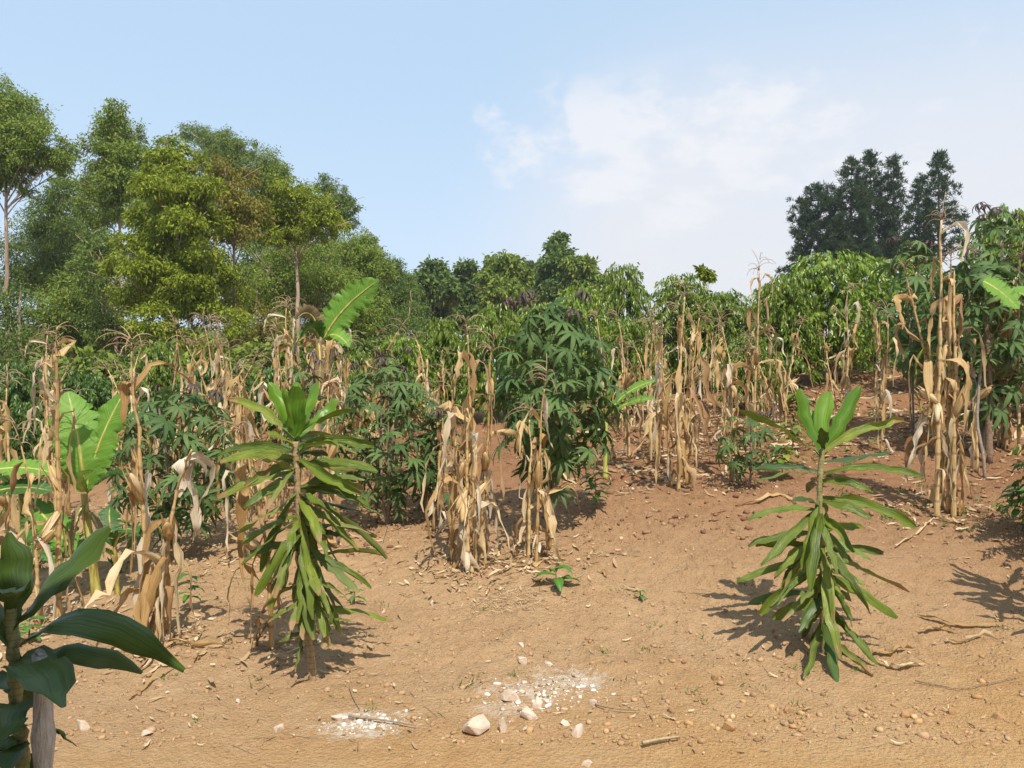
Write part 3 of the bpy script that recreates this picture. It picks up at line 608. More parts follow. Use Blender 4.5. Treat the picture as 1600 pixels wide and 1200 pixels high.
near = [
 ('tall bare-topped maize stalk leaning beside the fallen leaves at its foot', 229, 1008, 207, 492, 1, dict(nleaf=9, shag=.75, cob=1, thick=1.15)),
 ('broken maize stalk with its split top bent sideways before the cassava', 252, 1010, 285, 690, 2, dict(nleaf=9, shag=.5, cob=1, tassel=False, kink=.5)),
 ('short crumpled maize stalk at the foot of the tall bare-topped one', 243, 1012, 262, 820, 3, dict(nleaf=9, shag=.9, cob=0, tassel=False)),
 ('thick maize stalk with one husked cob and double tassel behind the dark dracaena', 92, 972, 96, 486, 4, dict(nleaf=10, shag=.6, cob=2, thick=1.5)),
 ('thin maize stalk with pale hanging husk beside the large banana leaf', 60, 980, 46, 640, 5, dict(nleaf=7, shag=.6, cob=1, tassel=True)),
 ('maize stalk with drooping sidewise tassel at the border of the view', 12, 900, 4, 560, 6, dict(nleaf=8, shag=.6, cob=1)),
 ('shaggy maize stalk just behind the bushy dracaena cane', 424, 1020, 408, 640, 7, dict(nleaf=11, shag=.8, cob=1, thick=1.1)),
 ('maize stalk with wide pale leaf bending over behind the bushy dracaena crown', 378, 880, 384, 540, 8, dict(nleaf=9, shag=.5, cob=2, thick=1.3)),
 ('pale maize stalk with big cream husks at the front of the middle clump', 722, 890, 712, 560, 9, dict(nleaf=12, shag=.7, cob=2, thick=1.3)),
 ('tallest tasselled maize stalk of the clump beside the big cassava', 742, 884, 738, 476, 10, dict(nleaf=12, shag=.75, cob=2, thick=1.2)),
 ('maize stalk leaning onto the big cassava with a bent tassel', 752, 872, 766, 500, 11, dict(nleaf=11, shag=.7, cob=1, thick=1.1)),
 ('snapped maize stalk with a long leaf trailing to the ground', 838, 878, 850, 560, 12, dict(nleaf=9, shag=.7, cob=1, low=.05)),
 ('small maize stalk with curled leaves beside the snapped one', 826, 872, 812, 610, 13, dict(nleaf=8, shag=.6, cob=0)),
 ('ragged maize stalk in the shaggy clump at the slope foot', 1060, 772, 1064, 432, 14, dict(nleaf=12, shag=.75, cob=2, thick=1.3)),
 ('maize stalk with broad twisted husks in the shaggy clump at the slope foot', 1074, 762, 1092, 462, 15, dict(nleaf=12, shag=.8, cob=1, thick=1.2)),
 ('shorter leaning maize stalk of the shaggy clump at the slope foot', 1046, 764, 1032, 490, 16, dict(nleaf=11, shag=.7, cob=1)),
 ('leafy pale maize stalk whose leaves reach the ground beside the open dracaena', 1150, 750, 1140, 470, 17, dict(nleaf=13, shag=.85, cob=2, low=.04)),
 ('maize stalk with reddish plume tassel and ragged flag leaves', 1178, 706, 1184, 392, 18, dict(nleaf=10, shag=.3, cob=1, thick=1.2)),
 ('tallest maize stalk with pale tassel before the dark pines', 1464, 808, 1470, 300, 19, dict(nleaf=12, shag=.65, cob=2, thick=1.6)),
 ('maize stalk with a yellow green sheath in the tallest clump', 1482, 802, 1488, 372, 20, dict(nleaf=11, shag=.7, cob=2, thick=1.5)),
 ('maize stalk with tassel arching outward from the tallest clump', 1474, 796, 1424, 392, 21, dict(nleaf=11, shag=.7, cob=1, thick=1.3)),
 ('thick shaggy maize stalk in the core of the tallest clump', 1490, 808, 1499, 420, 51, dict(nleaf=11, shag=.85, cob=1, thick=1.5, tassel=False)),
 ('low husk-covered maize stalk in front of the tallest tasselled middle one', 731, 892, 722, 640, 53, dict(nleaf=13, shag=.9, cob=3, thick=1.3, tassel=False, low=.04)),
 ('straight bare maize stalk with upright tassel at the border by the shaded cassava', 1592, 716, 1583, 372, 22, dict(nleaf=9, shag=.5, cob=1, thick=1.3)),
 ('withered brown maize stalk curled down at the border by the shaded cassava', 1570, 708, 1560, 500, 23, dict(nleaf=12, shag=.9, cob=0, tassel=False)),
 ('slim maize stalk standing before the large round coffee bush', 1322, 662, 1326, 432, 24, dict(nleaf=10, shag=.75, cob=1)),
 ('pale maize stalk behind the upright leaves of the open dracaena', 1378, 712, 1386, 462, 25, dict(nleaf=8, shag=.7, cob=1)),
 ('lone thin maize stalk beside the small two-leaved banana', 1016, 726, 1010, 480, 26, dict(nleaf=8, shag=.7, cob=0)),
 ('brown maize stalk between the small banana and the big cassava', 942, 720, 936, 470, 27, dict(nleaf=9, shag=.7, cob=1)),
 ('low withered maize stalk behind the middle clump', 690, 830, 684, 610, 28, dict(nleaf=10, shag=.85, cob=0)),
 ('low withered maize stalk with yellow foot in front of the middle cassava', 672, 800, 660, 560, 29, dict(nleaf=9, shag=.8, cob=1)),
 ('maize stalk with dry plume standing over the cassava with purple tips', 352, 760, 340, 520, 30, dict(nleaf=9, shag=.6, cob=1)),
 ('half-hidden maize stalk with pale cob behind the bushy dracaena leaves', 512, 850, 505, 560, 34, dict(nleaf=10, shag=.7, cob=2)),
 ('maize stalk with tangled tassel at the flank of the broken banana', 436, 820, 432, 486, 35, dict(nleaf=10, shag=.6, cob=1, thick=1.3)),
]
for lb, bx, by, tx, ty, sd, kw in near:
    t = maize_at(lb, bx, by, tx, ty, sd, **kw)
    if sd == 20:
        ch = [c for c in t.children if c.name.startswith('leaf')]
        for c in ch[4:8:2]: c.data.materials[0] = M['maize_leaf_green']; c['label'] = 'leaf still yellow green'
# prototypes for the crowd behind
protos = []
for k in range(7):
    rg = np.random.default_rng(400+k)
    protos.append(maize_parts(rg, [1.55, 1.7, 1.45, 1.8, 1.35, 1.6, 1.5][k], (rg.normal(0, .24), rg.normal(0, .20)), nleaf=[10, 11, 9, 11, 9, 10, 12][k], cob=[1, 2, 1, 1, 0, 1, 2][k], shag=[.45, .55, .4, .5, .7, .3, .6][k], kink=[0, 0, .35, 0, .3, 0, 0][k]))
proto_obj = {}
LOOK = ['single-cobbed', 'double-cobbed', 'bent-topped', 'tall', 'short cobless', 'open-leaved', 'shaggy']
ORD = ['first', 'second', 'third', 'fourth', 'fifth', 'sixth', 'seventh', 'eighth', 'ninth']
def crowd(spots, where, group):
    spots = sorted((px, Y, hs, int(RNG.integers(0, 7))) for px, Y, hs in spots); seen = {}
    for px, Y, hs, k in spots:
        b = foot_at(px, Y); m = sum(1 for q in spots if q[3] == k); seen[k] = seen.get(k, 0)+1
        label = f'{ORD[seen[k]-1]} {LOOK[k]} dry maize plant from the left {where}' if m > 1 else f'lone {LOOK[k]} dry maize plant {where}'
        if k not in proto_obj:
            t = build_maize(label, b, protos[k], group); proto_obj[k] = t; t.rotation_euler.z = RNG.random()*6.28; t.scale = (hs,)*3
        else: copy_tree(proto_obj[k], b, RNG.random()*6.28, (hs,)*3, label, group)
rg = np.random.default_rng(12)
def spots(n, x0, x1, y0, y1, s0, s1): return [(rg.uniform(x0, x1), rg.uniform(y0, y1), rg.uniform(s0, s1)) for _ in range(n)]
crowd(spots(16, 20, 360, 7.2, 11.5, .92, 1.18), 'in the crowd behind the banana leaf', 'maize crowd before the gum trees')
crowd(spots(18, 340, 560, 6.8, 11.5, .92, 1.2), 'in the crowd around the broken banana', 'maize crowd around the broken banana')
crowd(spots(9, 560, 720, 7.6, 12, .8, 1.05), 'in the stand behind the wide cassava', 'maize stand behind the middle cassava')
crowd(spots(13, 960, 1260, 8.6, 13, .72, .98), 'on the slope below the coffee bushes', 'maize on the slope before the coffee bushes')
crowd(spots(10, 1150, 1420, 8.5, 13.5, .7, .92), 'below the large round bush', 'maize below the round coffee bush')
crowd(spots(5, 1500, 1640, 6.5, 10, .85, 1.05), 'shaded beside the tallest clump', 'maize in the shade beside the tallest clump')

# ------------------------------------------------------------------ cassava
def palmate(seed, nlobe, lobeL, petL, droop, tiltdeg, young=False):
    rg = np.random.default_rng(seed); mb = MB()
    q = np.linspace(0, 1, 4); tube(mb, np.stack([q*petL, q*0, -.012*np.sin(q*3.14)], 1), .0024, 3, 0, 1, cap=False)
    c = np.array([petL, 0, 0]); ca, sa = math.cos(R(tiltdeg)), math.sin(R(tiltdeg))
    Ry = np.array([[ca, 0, sa], [0, 1, 0], [-sa, 0, ca]])
    for i in range(nlobe):
        a = (i-(nlobe-1)/2)/((nlobe-1)/2)*R(128)+rg.normal(0, .06); k = .62+.38*math.cos(a*.62)
        L = lobeL*k*rg.uniform(.92, 1.08); m_ = 6; f = np.linspace(0, 1, m_)
        d = np.array([math.cos(a), math.sin(a), 0]); sd = np.array([-math.sin(a), math.cos(a), 0])
        e = -droop*rg.uniform(.7, 1.3)*f**1.2+.12; ds = L/(m_-1)
        P = np.zeros((m_, 3)); 
        for j in range(1, m_): P[j] = P[j-1]+(d*math.cos(e[j])+np.array([0, 0, math.sin(e[j])]))*ds
        W = L*(.090 if not young else .10)*np.sin(math.pi*np.clip(f**.85*.93+.05, 0, 1))**.9+.001
        ribbon(mb, P@Ry.T+c, sd@Ry.T, W, phi=.9 if not young else 1.9, m=3, sign=1, rnd=rg.random()*.25, rng=rg)
    me_o = mb.build('leaf', [M['cassava_young'] if young else M['cassava'], M['petiole']]); me = me_o.data
    bpy.data.objects.remove(me_o); return me
PALM = [palmate(600+k, [7, 8, 9, 7, 8][k], .20, .20, [.9, 1.2, .7, 1.5, 1.0][k], [42, 50, 36, 58, 46][k]) for k in range(5)]
PALMY = [palmate(650+k, 7, .15, .12, 2.0, 40, True) for k in range(2)]
CG = 'cassava bushes in the field'
def cassava(label, base, h, rx, n, seed, scale=1., young=4, zlow=.28, ry=None, lean=0, stems=3, top_flat=.5):
    rg = np.random.default_rng(seed); t = thing('cassava_plant', label, 'cassava', base, CG)
    ry = ry or rx; zc = h*(zlow+1)/2; rz = h*(1-zlow)/2
    for k in range(stems):
        a = k*2.1+rg.random(); r = rx*rg.uniform(.15, .5)
        P = bez((0, 0, -.05), (rg.normal(0, .05), rg.normal(0, .05), h*.3), (r*.6*math.cos(a)+lean*.5, r*.6*math.sin(a), h*.6), (r*math.cos(a)+lean, r*math.sin(a), h*.9), 12)
        mb = MB(); tube(mb, P, .014-.007*np.linspace(0, 1, 12), 6); mb.build('stem', M['cassava_stem'], t)
    for i in range(n):
        v = 1-2*(i+.5)/n; v = v*.5+.5*abs(v)*np.sign(v) if False else v
        az = i*2.39996+rg.normal(0, .25); rr = math.sqrt(max(0, 1-v*v)); dep = rg.uniform(.62, 1.06)
        c = np.array([rx*rr*math.cos(az)*dep+lean*(v+1)/2, ry*rr*math.sin(az)*dep, zc+rz*v*(dep if v < 0 else 1)*rg.uniform(.9, 1.05)])
        s = scale*rg.uniform(.78, 1.15); el = R(rg.uniform(-5, 40)) if v > -.3 else R(rg.uniform(-35, 15))
        a2 = az+rg.normal(0, .45)
        me = PALM[int(rg.integers(0, 5))]
        Rm = Matrix.Rotation(a2, 4, 'Z') @ Matrix.Rotation(-el, 4, 'Y') @ Matrix.Rotation(rg.normal(0, .25), 4, 'X')
        off = Rm @ Vector((.20*s, 0, 0))
        o = link('leaf', me, t); o.matrix_local = Matrix.Translation(Vector(c)-off) @ Rm @ Matrix.Scale(s, 4)
    for i in range(young):
        a = rg.random()*6.28; r = rx*rg.uniform(.1, .55); c = Vector((r*math.cos(a)+lean, r*math.sin(a)*ry/rx, h*rg.uniform(.93, 1.04)))
        o = link('leaf', PALMY[i % 2], t); o['label'] = 'drooping young leaf tinged purple'
        o.matrix_local = Matrix.Translation(c) @ Matrix.Rotation(a, 4, 'Z') @ Matrix.Rotation(R(-15), 4, 'Y') @ Matrix.Scale(scale*rg.uniform(.85, 1.15), 4)
    return t
def cassava_at(label, bx, by, ty, wpx, n, seed, Y=None, **kw):
    b = foot(bx, by) if Y is None else foot_at(bx, Y)
    h = (EYE-(ty-600)/1200*b.y)-b.z
    return cassava(label, b, h, wpx/1200*b.y, n, seed, **kw)
cassava_at('big dark cassava bush with purple tips behind the middle maize clump', 864, 830, 476, 92, 135, 1, scale=1.12, young=5, zlow=.20)
cassava_at('rounded cassava bush behind the bent broken maize beside the bushy dracaena', 274, 868, 612, 98, 120, 2, scale=.95, young=5, zlow=.12)
cassava_at('wide cassava bush between the bushy dracaena and the middle maize clump', 606, 820, 572, 88, 130, 3, scale=.88, young=5, zlow=.10, ry=.45)
cassava_at('small cassava sapling with thin spreading leaves before the leafy pale maize', 1168, 765, 648, 48, 26, 4, scale=.72, young=2, zlow=.15, stems=1)
cassava_at('tall shaded cassava behind the tallest maize clump', 1535, 715, 400, 80, 105, 5, scale=1.2, young=3, zlow=.18)
cassava_at('cassava with long dangling leaves beside the tallest maize clump before the pines', 1428, 690, 372, 46, 50, 6, scale=1.1, young=2, zlow=.30, stems=2)
cassava_at('tall thin cassava with dark purple crown against the sky', 1556, 690, 325, 42, 30, 7, Y=8.2, scale=1.0, young=7, zlow=.62, stems=3)
cassava_at('small cassava showing behind the bushy dracaena top', 470, 800, 560, 40, 24, 8, Y=7.2, scale=.75, young=3, zlow=.35, stems=2)
cassava_at('low cassava filling the gap behind the middle maize clump', 690, 810, 640, 40, 34, 9, scale=.8, young=2, zlow=.15, stems=2)
cassava_at('small cassava with purple tips before the green banana in the maize crowd', 610, 740, 540, 34, 22, 10, Y=8.6, scale=.8, young=4, zlow=.3, stems=2)

# ------------------------------------------------------------------ bananas
def banana_leaf(root, p0, p1, p2, w, mat, seed, fold=1.0, twist=(0, 0), name='leaf', tear=.15, label=None, base_w=.25, side=None):
    rg = np.random.default_rng(seed); b = np.array(root.location); n = 46
    p0, p1, p2 = (np.array(p)-b for p in (p0, p1, p2)); P = bez(p0, p0+(p1-p0)*.7, p1+(p2-p1)*.3, p2, n)
    d = p2-p0; hz = np.array([d[0], d[1], 0]); sd = np.cross([0, 0, 1], hz) if np.linalg.norm(hz) > .02 else np.array([1., 0, 0])
    if side is not None: sd = np.array(side)
    t = np.linspace(0, 1, n); W = w*np.clip(base_w+t*3.2, 0, 1)*np.clip((1-t)*4.2, .04, 1)**.6
    W *= 1-np.minimum(.75, 2.2*tear+.25)*(rg.random(n) < .16)*(.4+.6*rg.random(n))
    mb = MB(); ribbon(mb, P, sd, W, phi=fold*(1+.25*np.sin(t*11+rg.random()*6)), twist=twist[0]+(twist[1]-twist[0])*t, m=9, sign=1, wave=.16, rng=rg)
    o = mb.build(name, mat, root)
    if label: o['label'] = label
    q = MB(); tube(q, P[:-3]-np.array([0, 0, .004]), .013*(1-.8*t[:-3]), 5, 0); r = q.build('midrib', M['banana_stem'], o)
    return o
def pstem(root, P, r0, r1, seed=1):
    mb = MB(); n = 16; b = np.array(root.location); P = np.array([list(p) for p in P])-b
    t = np.linspace(0, 1, n); Q = np.stack([np.interp(t, np.linspace(0, 1, len(P)), P[:, k]) for k in range(3)], 1)
    tube(mb, Q, (r0+(r1-r0)*t)*(1+.06*np.sin(t*23)), 9); return mb.build('stem', M['banana_stem'], root)
def bananas():
    b = foot(152, 938); Y = b.y
    t = thing('banana_plant', 'young banana with two broad upright light green leaves and a yellow stem', 'banana plant', b)
    pstem(t, [b-Vector((0, 0, .05)), pt(144, 870, Y), pt(134, 800, Y), pt(130, 755, Y)], .036, .020)
    banana_leaf(t, pt(132, 768, Y), pt(126, 690, Y-.08), pt(106, 612, Y+.06), .165, M['banana'], 1, .5, (.1, .35), tear=.05, side=(1, .25, 0))
    banana_leaf(t, pt(134, 765, Y), pt(150, 690, Y+.02), pt(194, 612, Y+.08), .125, M['banana'], 2, .7, (-.2, -.5), tear=.1, side=(1, .3, -.3))
    banana_leaf(t, pt(136, 768, Y), pt(165, 728, Y+.2), pt(215, 745, Y+.35), .10, M['banana'], 3, .9, (0, .3))
    banana_leaf(t, pt(134, 770, Y), pt(110, 740, Y-.2), pt(150, 735, Y-.45), .04, M['banana'], 4, 2.4, base_w=.6)
    banana_leaf(t, pt(132, 790, Y), pt(118, 800, Y-.12), pt(112, 880, Y-.14), .045, M['banana_dry'], 30, 2.0, (.2, .8), label='dry brown leaf hanging from the stem')
    banana_leaf(t, pt(136, 800, Y), pt(152, 806, Y-.10), pt(162, 872, Y-.12), .04, M['banana_dry'], 31, 2.2, (.2, -.6), label='dry brown leaf hanging from the stem')
    b2 = foot(184, 932); Y = b2.y
    t = thing('banana_sucker', 'small banana sucker with a few rounded dark leaves beside the yellow banana stem', 'banana plant', b2)
    pstem(t, [b2-Vector((0, 0, .04)), pt(181, 880, Y), pt(179, 848, Y)], .020, .012)
    banana_leaf(t, pt(179, 852, Y), pt(190, 815, Y), pt(216, 832, Y-.12), .085, M['banana_dark'], 5, .6, (0, .5))
    banana_leaf(t, pt(179, 852, Y), pt(168, 815, Y), pt(172, 790, Y+.12), .08, M['banana_dark'], 6, .6, (.2, .5), side=(1, .3, 0))
    banana_leaf(t, pt(180, 870, Y), pt(160, 850, Y), pt(144, 868, Y-.12), .05, M['banana'], 7, .7)
    b3 = foot(60, 985); Y = b3.y+.9
    b3 = foot_at(40, Y); t = thing('banana_plant', 'banana with long sagging leaves at the border behind the maize', 'banana plant', b3)
    pstem(t, [b3-Vector((0, 0, .04)), pt(40, 830, Y), pt(34, 760, Y)], .04, .025)
    banana_leaf(t, pt(34, 770, Y), pt(-30, 700, Y), pt(-120, 720, Y), .10, M['banana'], 8, .6)
    banana_leaf(t, pt(-30, 738, Y-.1), pt(40, 722, Y-.1), pt(92, 742, Y-.1), .085, M['banana'], 9, .5, (.5, .7), base_w=.8)
    banana_leaf(t, pt(-30, 775, Y-.15), pt(30, 752, Y-.15), pt(82, 768, Y-.15), .085, M['banana_dark'], 10, .5, (.5, .7), base_w=.8)
    banana_leaf(t, pt(36, 770, Y), pt(100, 840, Y-.2), pt(120, 868, Y-.3), .12, M['banana'], 11, .7, (.2, .5))
    banana_leaf(t, pt(40, 790, Y), pt(60, 850, Y-.25), pt(96, 880, Y-.35), .09, M['banana_dark'], 12, .7, (.2, .5))
    # broken one in the maize crowd with one leaf standing up against the trees
    Y = 7.8; b4 = foot_at(498, Y); t = thing('banana_plant', 'banana with one big green leaf raised and its dry leaves snapped below', 'banana plant', b4)
    pstem(t, [b4-Vector((0, 0, .05)), pt(497, 640, Y), pt(496, 560, Y), pt(502, 526, Y)], .04, .016).data.materials[0] = M['twig']
    banana_leaf(t, pt(506, 528, Y), pt(532, 478, Y), pt(592, 437, Y), .160, M['banana'], 13, .55, (.75, 1.0), tear=.12, base_w=.4, side=(.5, -.5, -.5))
    banana_leaf(t, pt(500, 530, Y), pt(486, 495, Y-.1), pt(470, 530, Y-.2), .12, M['banana_dark'], 14, 1.5, (.2, .6))
    banana_leaf(t, pt(502, 524, Y), pt(485, 470, Y-.05), pt(462, 500, Y-.15), .09, M['banana_dry'], 15, 1.8, (.4, .9), label='snapped dry leaf hanging down')
    banana_leaf(t, pt(506, 530, Y), pt(525, 512, Y-.1), pt(546, 542, Y-.1), .10, M['banana'], 16, 1.0, (.3, .5))
    banana_leaf(t, pt(498, 536, Y), pt(502, 560, Y-.2), pt(498, 620, Y-.2), .05, M['banana_dry'], 17, 2.2, label='dry leaf hanging against the stem')
    b5 = foot(946, 742); Y = b5.y; t = thing('banana_plant', 'small banana with two flat torn leaves pointing sideways on the slope', 'banana plant', b5)
    pstem(t, [b5-Vector((0, 0, .04)), pt(946, 690, Y), pt(948, 648, Y)], .03, .016)
    banana_leaf(t, pt(948, 650, Y), pt(975, 606, Y-.05), pt(1026, 594, Y-.1), .065, M['banana'], 18, .6, (.5, .8), tear=.3)
    banana_leaf(t, pt(948, 652, Y), pt(975, 624, Y-.12), pt(1024, 622, Y-.16), .055, M['banana'], 19, .6, (.5, .8), tear=.3)
    banana_leaf(t, pt(947, 656, Y), pt(935, 625, Y-.1), pt(932, 606, Y-.1), .03, M['banana'], 20, 1.6)
    b6 = foot_at(1545, 7.6); Y = 7.6; t = thing('banana_plant', 'banana leaf clump half hidden among the shaded cassava at the border', 'banana plant', b6)
    pstem(t, [b6-Vector((0, 0, .05)), pt(1545, 560, Y), pt(1538, 470, Y)], .035, .02).data.materials[0] = M['twig']
    banana_leaf(t, pt(1536, 440, Y-.4), pt(1560, 450, Y-.45), pt(1592, 482, Y-.5), .13, M['banana'], 21, .6, (.7, .9), tear=.05, base_w=.6)
    banana_leaf(t, pt(1540, 470, Y), pt(1580, 440, Y-.1), pt(1640, 480, Y-.2), .12, M['banana'], 22, .8, (.3, .5))
bananas()

# ------------------------------------------------------------------ leaf clouds for bushes and trees
def rhombs(C, D, L, W, rng, fold=0):
    """leaf blades at C pointing along D"""
    n = len(C); side = nrm(np.cross(D, rng.normal(size=(n, 3)))); nr = np.cross(D, side)
    L = L[:, None]; W = W[:, None]
    if not fold:
        V = np.stack([C, C+D*L*.45+side*W, C+D*L, C+D*L*.45-side*W], 1).reshape(-1, 3)
        F = np.arange(n*4).reshape(n, 4); k = 4
    else:
        sag = np.array([0, 0, -1.])*L*.12
        V = np.stack([C, C+D*L*.42+side*W+nr*W*fold, C+D*L*.48, C+D*L*.42-side*W+nr*W*fold, C+D*L+sag], 1).reshape(-1, 3)
        b = (np.arange(n)*5)[:, None]; F = np.concatenate([b+np.array([0, 1, 2]), b+np.array([0, 2, 3]), b+np.array([1, 4, 2]), b+np.array([2, 4, 3])], 1).reshape(-1, 3); k = 5
    return V, F, np.repeat(rng.random(n), k)
def coffee_mesh(seed, Rr, h, nb, mat, leafL=.125):
    rg = np.random.default_rng(seed); C = []; D = []
    for i in range(nb):
        z0 = h*(.16+.80*(i/nb))+rg.normal(0, .04); az = i*2.39996+rg.normal(0, .3); s = z0/h
        r = Rr*math.sqrt(max(.06, 1-((s-.42)/.60)**2))*rg.uniform(.72, 1.12); m_ = max(4, int(r/.055)); f = np.linspace(.18, 1, m_)
        rise = rg.uniform(.10, .34)*r
        x = r*f; zz = z0+rise*np.sin(f*1.9)*1.1-.30*r*f**2.5
        for side in (-1, 1):
            a = az+side*.0; ca, sa = math.cos(az), math.sin(az)
            P = np.stack([ca*x, sa*x, zz], 1)+rg.normal(0, .012, (m_, 3))
            d = np.stack([ca*.45-side*sa*.55+0*f, sa*.45+side*ca*.55+0*f, -.9+0*f], 1)+rg.normal(0, .28, (m_, 3)); C.append(P); D.append(d)
        # tuft at the tip
        C.append(np.repeat(P[-1:], 4, 0)+rg.normal(0, .03, (4, 3))); D.append(np.stack([ca+rg.normal(0, .5, 4), sa+rg.normal(0, .5, 4), rg.normal(-.5, .4, 4)], 1))
    C = np.concatenate(C); D = nrm(np.concatenate(D)); n = len(C)
    V, F, r = rhombs(C, D, leafL*rg.uniform(.6, 1.2, n), leafL*.17*rg.uniform(.8, 1.2, n), rg, .35)
    return fast_mesh('crown', V, F, mat, r)
def coffee_stems(seed, h):
    rg = np.random.default_rng(seed); mb = MB()
    for k in range(5):
        a = k*1.3+rg.random(); P = bez((.06*math.cos(a), .06*math.sin(a), -.05), (.12*math.cos(a), .12*math.sin(a), h*.3), (.22*math.cos(a), .22*math.sin(a), h*.55), (.25*math.cos(a), .25*math.sin(a), h*.88), 8)
        tube(mb, P, .02-.012*np.linspace(0, 1, 8), 5)
    o = mb.build('stem', M['coffee_stem']); me = o.data; bpy.data.objects.remove(o); return me
CM = [(coffee_mesh(700+k, [1.1, 1.2, 1.05, 1.25][k % 4], 2.2, 215, M[['coffee', 'coffee_light', 'coffee_dark'][k//2 % 3]]), coffee_stems(750+k, 2.2)) for k in range(6)]
CBG = 'coffee bushes across the field'
def coffee(label, px, Y, ty, wpx, var, seed=0, base=None):
    b = foot_at(px, Y); h = (EYE-(ty-600)/1200*Y)-b.z; sx = wpx/1200*Y/1.15; t = thing('coffee_bush', label, 'coffee bush', b, CBG, rz=seed*1.7)
    me, st = CM[var]
    o = link('crown', me, t); o.scale = (sx, sx, h/2.25); tag(o, kind='stuff'); q = link('stem', st, t); q.scale = (sx, sx, h/2.25)
for a in [
 ('large round coffee bush with bright hanging leaves below the dark pines', 1300, 13.0, 388, 104, 2), ('bright coffee bush beside the large round one towards the tall maize', 1402, 14.0, 396, 80, 3),
 ('coffee bush with dark inner leaves at the flank of the large round one', 1228, 12.6, 424, 62, 0), ('dense coffee bush in the gap between the two tasselled slope maize', 1130, 13.5, 452, 60, 1),
 ('coffee bush with a domed top against the sky behind the shaggy maize clump', 1062, 14.0, 424, 66, 0), ('coffee bush with a high loose sprig against the sky', 975, 15.0, 408, 48, 1),
 ('yellowish coffee bush behind the top of the big cassava', 905, 14.0, 440, 60, 2), ('coffee bush filling the gap beside the big cassava towards the slope', 985, 11.5, 490, 60, 0),
 ('small bright coffee bush with a round head before the far trees', 690, 13.0, 492, 46, 1), ('light green coffee bush between the round-headed one and the raised banana leaf', 625, 12.5, 520, 50, 3),
 ('low coffee bush behind the snapped banana leaves', 560, 12.0, 545, 50, 0), ('coffee bush behind the tassels of the middle maize clump', 775, 12.5, 470, 60, 1), ('dark coffee bush behind the big cassava foot', 850, 11.0, 520, 60, 4),
 ('dark coffee bush at the border behind the drooping tassel', 30, 12.0, 560, 75, 4), ('dark coffee bush behind the large banana leaf', 130, 12.5, 575, 70, 5), ('coffee bush with drooping bright twigs behind the tall bare-topped maize', 245, 12.0, 530, 60, 0),
 ('coffee bush behind the maize crowd before the lime green gum tree', 345, 13.0, 560, 70, 4), ('dark coffee bush in the maize crowd beside the broken banana', 440, 12.5, 565, 60, 5),
 ('bright coffee bush against the sky at the border above the shaded cassava', 1575, 10.5, 318, 78, 2), ('shaded coffee bush deep behind the tallest maize clump', 1480, 11.0, 420, 80, 4), ('coffee bush at the foot of the round one in the tilled gap', 1170, 11.0, 520, 50, 1),
 ('far coffee bush along the crest between the domed one and the red-plumed maize', 1100, 18.0, 455, 46, 3), ('far coffee bush on the crest behind the round one', 1210, 19.0, 440, 60, 2), ('low coffee bush on the crest before the far trees', 840, 17.0, 470, 50, 3),
 ('coffee bush past the border beyond the broad-leaved plant', 1775, 5.3, 570, 165, 4),
 ('young coffee bush deep in shade at the border under the bright one', 1610, 9.0, 480, 60, 5), ('dark low bush behind the border maize and the large banana leaf', 60, 10.5, 620, 60, 5), ('green bush behind the cassava with purple tips', 290, 10.5, 590, 60, 5),
]: coffee(*a, seed=len(bpy.data.objects) % 37)

# ------------------------------------------------------------------ trees
def clump_leaves(E, dens, L, W, rng, droop=.7, ncl=14):
    """E: ellipsoids (c, r). leaves sit in sprays over each ellipsoid"""
    Cs = []; Ds = []
    for c, r in E:
        area = 4*math.pi*((r[0]*r[1]+r[0]*r[2]+r[1]*r[2])/3); n = max(80, int(area*dens*(4.2 if L < .2 else 2.6))); k = max(8, int(area*2.2+ncl))
        g = nrm(rng.normal(size=(k, 3))); g[:, 2] = g[:, 2]*.9+.10
        sc = c+g*r*rng.uniform(.45, 1.08, (k, 1)); idx = rng.integers(0, k, n); sp = np.mean(r)*.22
        p = rng.normal(size=(n, 3))*np.array([sp, sp, sp*.7]); Cs.append(sc[idx]+p)
        Ds.append(nrm(g[idx]*.55+rng.normal(size=(n, 3))*.55+np.array([0, 0, -droop])))
    C = np.concatenate(Cs); D = np.concatenate(Ds); n = len(C)
    return rhombs(C, D, L*rng.uniform(.6, 1.3, n), W*rng.uniform(.7, 1.3, n), rng)
